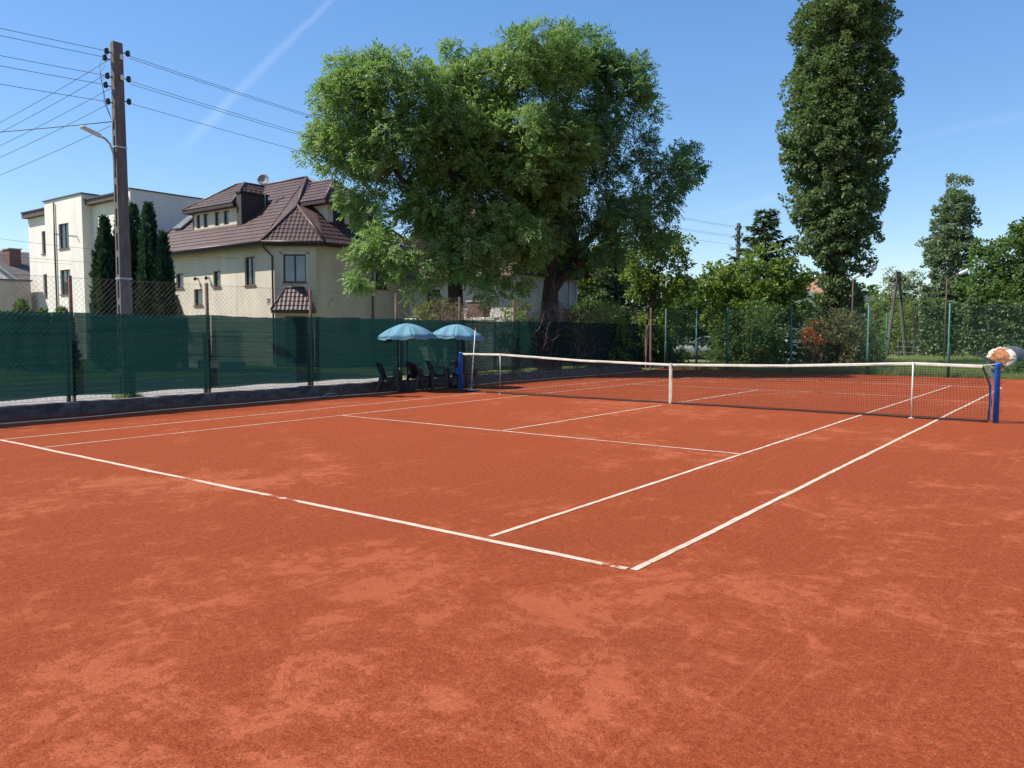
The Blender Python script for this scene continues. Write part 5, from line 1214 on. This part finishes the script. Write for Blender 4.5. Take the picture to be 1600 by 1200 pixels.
shrub('shrub', 'dark twiggy shrub behind the middle of the far fence', 'bush', (.35, 31.3), (1.7, 1.0, 2.9), 8500, .13, 'leaf_dark', 57)
shrub('shrub', 'low bush in front of the silver car by the corner post', 'bush', (-4.75, 33.2), (.9, .6, .75), 2600, .12, 'leaf_dark', 58)
shrub('flowering_shrub', 'shrub with orange-red flowers behind the far fence', 'bush', (2.75, 33.2), (1.0, .8, 2.2), 4500, .12, 'leaf_dry', 59)
r_ = shrub('flower_cluster', 'bright orange-red flower cluster in the shrub behind the far fence', 'flowers', (2.62, 32.35), (.55, .35, 2.1), 330, .12, 'leaf_red', 60, lift=1.1)
shrub('shrub', 'dry grey-brown shrub between the red flowers and the next green post', 'bush', (3.85, 33.25), (.95, .8, 2.85), 6000, .11, 'leaf_dry', 61)
shrub('shrub', 'mixed green shrub under the thin rusty lamp post', 'bush', (4.2, 35.4), (.75, .8, 2.2), 4500, .12, 'leaf_ivy', 62)
shrub('shrub', 'leafy growth around the base of the poplar trunk', 'bush', (1.7, 38.6), (1.3, 1.0, 4.6), 7000, .15, 'leaf_ivy', 63)
shrub('shrub', 'yellow-green bush behind the white rails', 'bush', (1.9, 58.5), (2.0, 1.5, 3.6), 6000, .2, 'leaf_maple', 64)
shrub('shrub', 'low dark bush at the foot of the rusty tank', 'bush', (11.15, 30.5), (.8, .45, .55), 1800, .1, 'leaf_dark', 65)
shrub('shrub', 'leafy bush behind the red flowers, left of the poplar foot', 'bush', (.3, 44.0), (1.4, 1.2, 3.0), 6000, .16, 'leaf_ivy', 66)
shrub('shrub', 'tall dark shrub just left of the maple behind the fence', 'bush', (-3.3, 39.2), (1.8, 1.2, 4.6), 9000, .17, 'leaf_dark', 67)
shrub('shrub', 'shaded bush between the house gable and the fence opening', 'bush', (-6.9, 28.2), (1.4, 1.4, 3.4), 8000, .15, 'leaf_dark', 68)
shrub('shrub', 'tall dark thicket in the gap behind the silver car', 'bush', (-9.4, 43.4), (2.3, 1.6, 5.2), 12000, .2, 'leaf_dark', 69)
shrub('shrub', 'pale green thicket behind the two-legged pole', 'bush', (-.6, 64.0), (2.6, 1.6, 4.6), 9000, .22, 'leaf_birch', 70)
# ivy hedge along the back at right: ivy-covered mesh fence with uneven top
def ivy_hedge(name, label, p0, p1, h, thick, n, seed, mat='leaf_ivy'):
    rng = np.random.default_rng(seed); p0, p1 = np.array(p0), np.array(p1); d = p1-p0; L = np.linalg.norm(d); d /= L; nn = np.array([-d[1], d[0]])
    root = empty(name, (p0[0], p0[1], 0), 0, label, 'hedge'); u = rng.random(n)*L
    topz = h+.18*np.sin(u*1.7+seed)+.12*np.sin(u*4.3)+.1*np.sin(u*9.1)
    f = rng.random(n); ontop = rng.random(n) < .22
    z = np.where(ontop, topz+rng.normal(0, .09, n), f**.85*topz)
    cellx = rng.random(64)[(np.floor(u*1.9+rng.normal(0, .25, n))).astype(int) % 64]; cellz = rng.random(64)[(np.floor(z*2.7+u*.7+rng.normal(0, .3, n))).astype(int) % 64]; bulge = thick*(.62+.28*cellx+.32*cellz)
    w = np.where(ontop, rng.uniform(-1, 1, n)*bulge, np.where(rng.random(n) < .7, -1, 1)*bulge*rng.uniform(.55, 1.05, n))
    P = np.stack([d[0]*u+nn[0]*w, d[1]*u+nn[1]*w, np.maximum(z, .03)], 1)
    o = np.stack([nn[0]*np.sign(w), nn[1]*np.sign(w), .5+0*w], 1); o[ontop] = (0, 0, 1)
    D = o*.3+rng.normal(size=(n, 3))*.6+np.array([0, 0, -.6]); N = o+rng.normal(size=(n, 3))*.45
    Ls = .16*rng.uniform(.6, 1.3, n); V, Q = leaf_quads(P, D, N, Ls, Ls*.85)
    nice(link('foliage', np_mesh('foliage', V, Q, np.clip(rng.random(n)*.75+.25*np.sin(u*3)*.5+.12, 0, 1)), mat, root), kind='stuff')
    a = [np.array([d[0]*x+rng.normal(0, .05), d[1]*x+rng.normal(0, .05), 0]) for x in np.arange(.1, L, .12)]; P0, P1 = [], []
    for q in a:
        p = q
        for k in range(6):
            e = p+np.array([rng.normal(0, .09), rng.normal(0, .06), h/6.6]); P0.append(p); P1.append(e); p = e
    V, Q = seg_tubes(np.array(P0), np.array(P1), .03, 4); link('stems', np_mesh('stems', V, Q), 'bark', root)
    return root
ivy_hedge('ivy_hedge', 'tall clipped ivy hedge along the back on the right', (3.1, 54.2), (25, 60), 3.55, .65, 50000, 71)
ivy_hedge('ivy_hedge', 'end of the ivy hedge turning away beside the white rails', (3.0, 54.8), (3.6, 64), 3.7, .5, 9000, 72)
# distant woodland closing the horizon
def woodland(name, label, pts, h, seed, n, mat='leaf_dark', leaf=.7):
    rng = np.random.default_rng(seed); C = []
    for (x, y, w) in pts:
        for _ in range(n): C.append((x+rng.normal(0, w), y+rng.normal(0, 3), h*rng.uniform(.08, 1)**.8*(.75+.3*math.sin(x*.3))))
    C = np.array(C); V, Q, tint = foliage(rng, C, np.full(len(C), 1.3), 45, leaf, 'leaf', .2, .7)
    V[:, 2] = np.maximum(V[:, 2], -.02)
    return nice(link(name, np_mesh(name, V, Q, tint), mat), label, 'woodland', kind='stuff')
woodland('distant_woodland', 'distant belt of trees beyond the far fence and houses', [(-70+i*6.5, 112-.15*i, 4) for i in range(17)], 8.2, 81, 46)
woodland('roadside_woodland', 'leafy growth behind the ivy hedge at the right', [(12+i*4, 66+i*1.0, 3) for i in range(8)], 5.2, 82, 36, leaf=.34)
# grass behind the far fence and along the edges
def grass(name, label, regions, seed, hmin=.10, hmax=.38, mat='grass_blade', wd=.016):
    rng = np.random.default_rng(seed); PP = []
    for (x0, x1, y0, y1, n, bias) in regions:
        x = rng.uniform(x0, x1, n); y = y0+(y1-y0)*rng.random(n)**bias; PP.append(np.stack([x, y, np.full(n, -.025)], 1))
    P = np.concatenate(PP); n = len(P); cl = .55+.45*np.sin(P[:, 0]*2.1+np.sin(P[:, 1]*1.3)*2)*np.sin(P[:, 1]*1.7+P[:, 0]*.6)
    H = rng.uniform(hmin, hmax, n)*(.45+.75*cl); a = rng.random(n)*6.283; s = np.stack([np.cos(a), np.sin(a), 0*a], 1)*wd*rng.uniform(.6, 1.4, n)[:, None]
    lean = np.stack([rng.normal(0, .35, n), rng.normal(0, .35, n), np.ones(n)], 1); lean = unit(lean)
    V = np.stack([P-s*.5, P+s*.5, P+lean*H[:, None]], 1).reshape(-1, 3)
    return nice(link(name, np_mesh(name, V, np.arange(n*3).reshape(-1, 3), np.clip(rng.random(n)*.7+.3*cl*rng.random(n), 0, 1)), mat), label, 'grass', kind='stuff')
grass('long_grass', 'rough green grass behind the far chain link fence', [(-2.4, 20, 28.15, 36, 52000, 1.7), (2.5, 20, 34, 54, 52000, 1.0), (-1.2, 20, 28.08, 28.7, 12000, 1.0)], 91)
grass('verge_grass', 'dry tufts of grass along the outside of the plinth', [(-4.6, -3.13, 14, 27, 9000, 1.0), (-6.75, -6.25, 4.9, 5.6, 500, 1), (-8.6, -4.5, 15.5, 28, 9000, 1)], 92, .05, .24)
grass('garden_lawn', 'garden lawn between the road and the houses', [(-34, -14.1, 2, 18, 30000, 1.0)], 93, .05, .16, wd=.04)
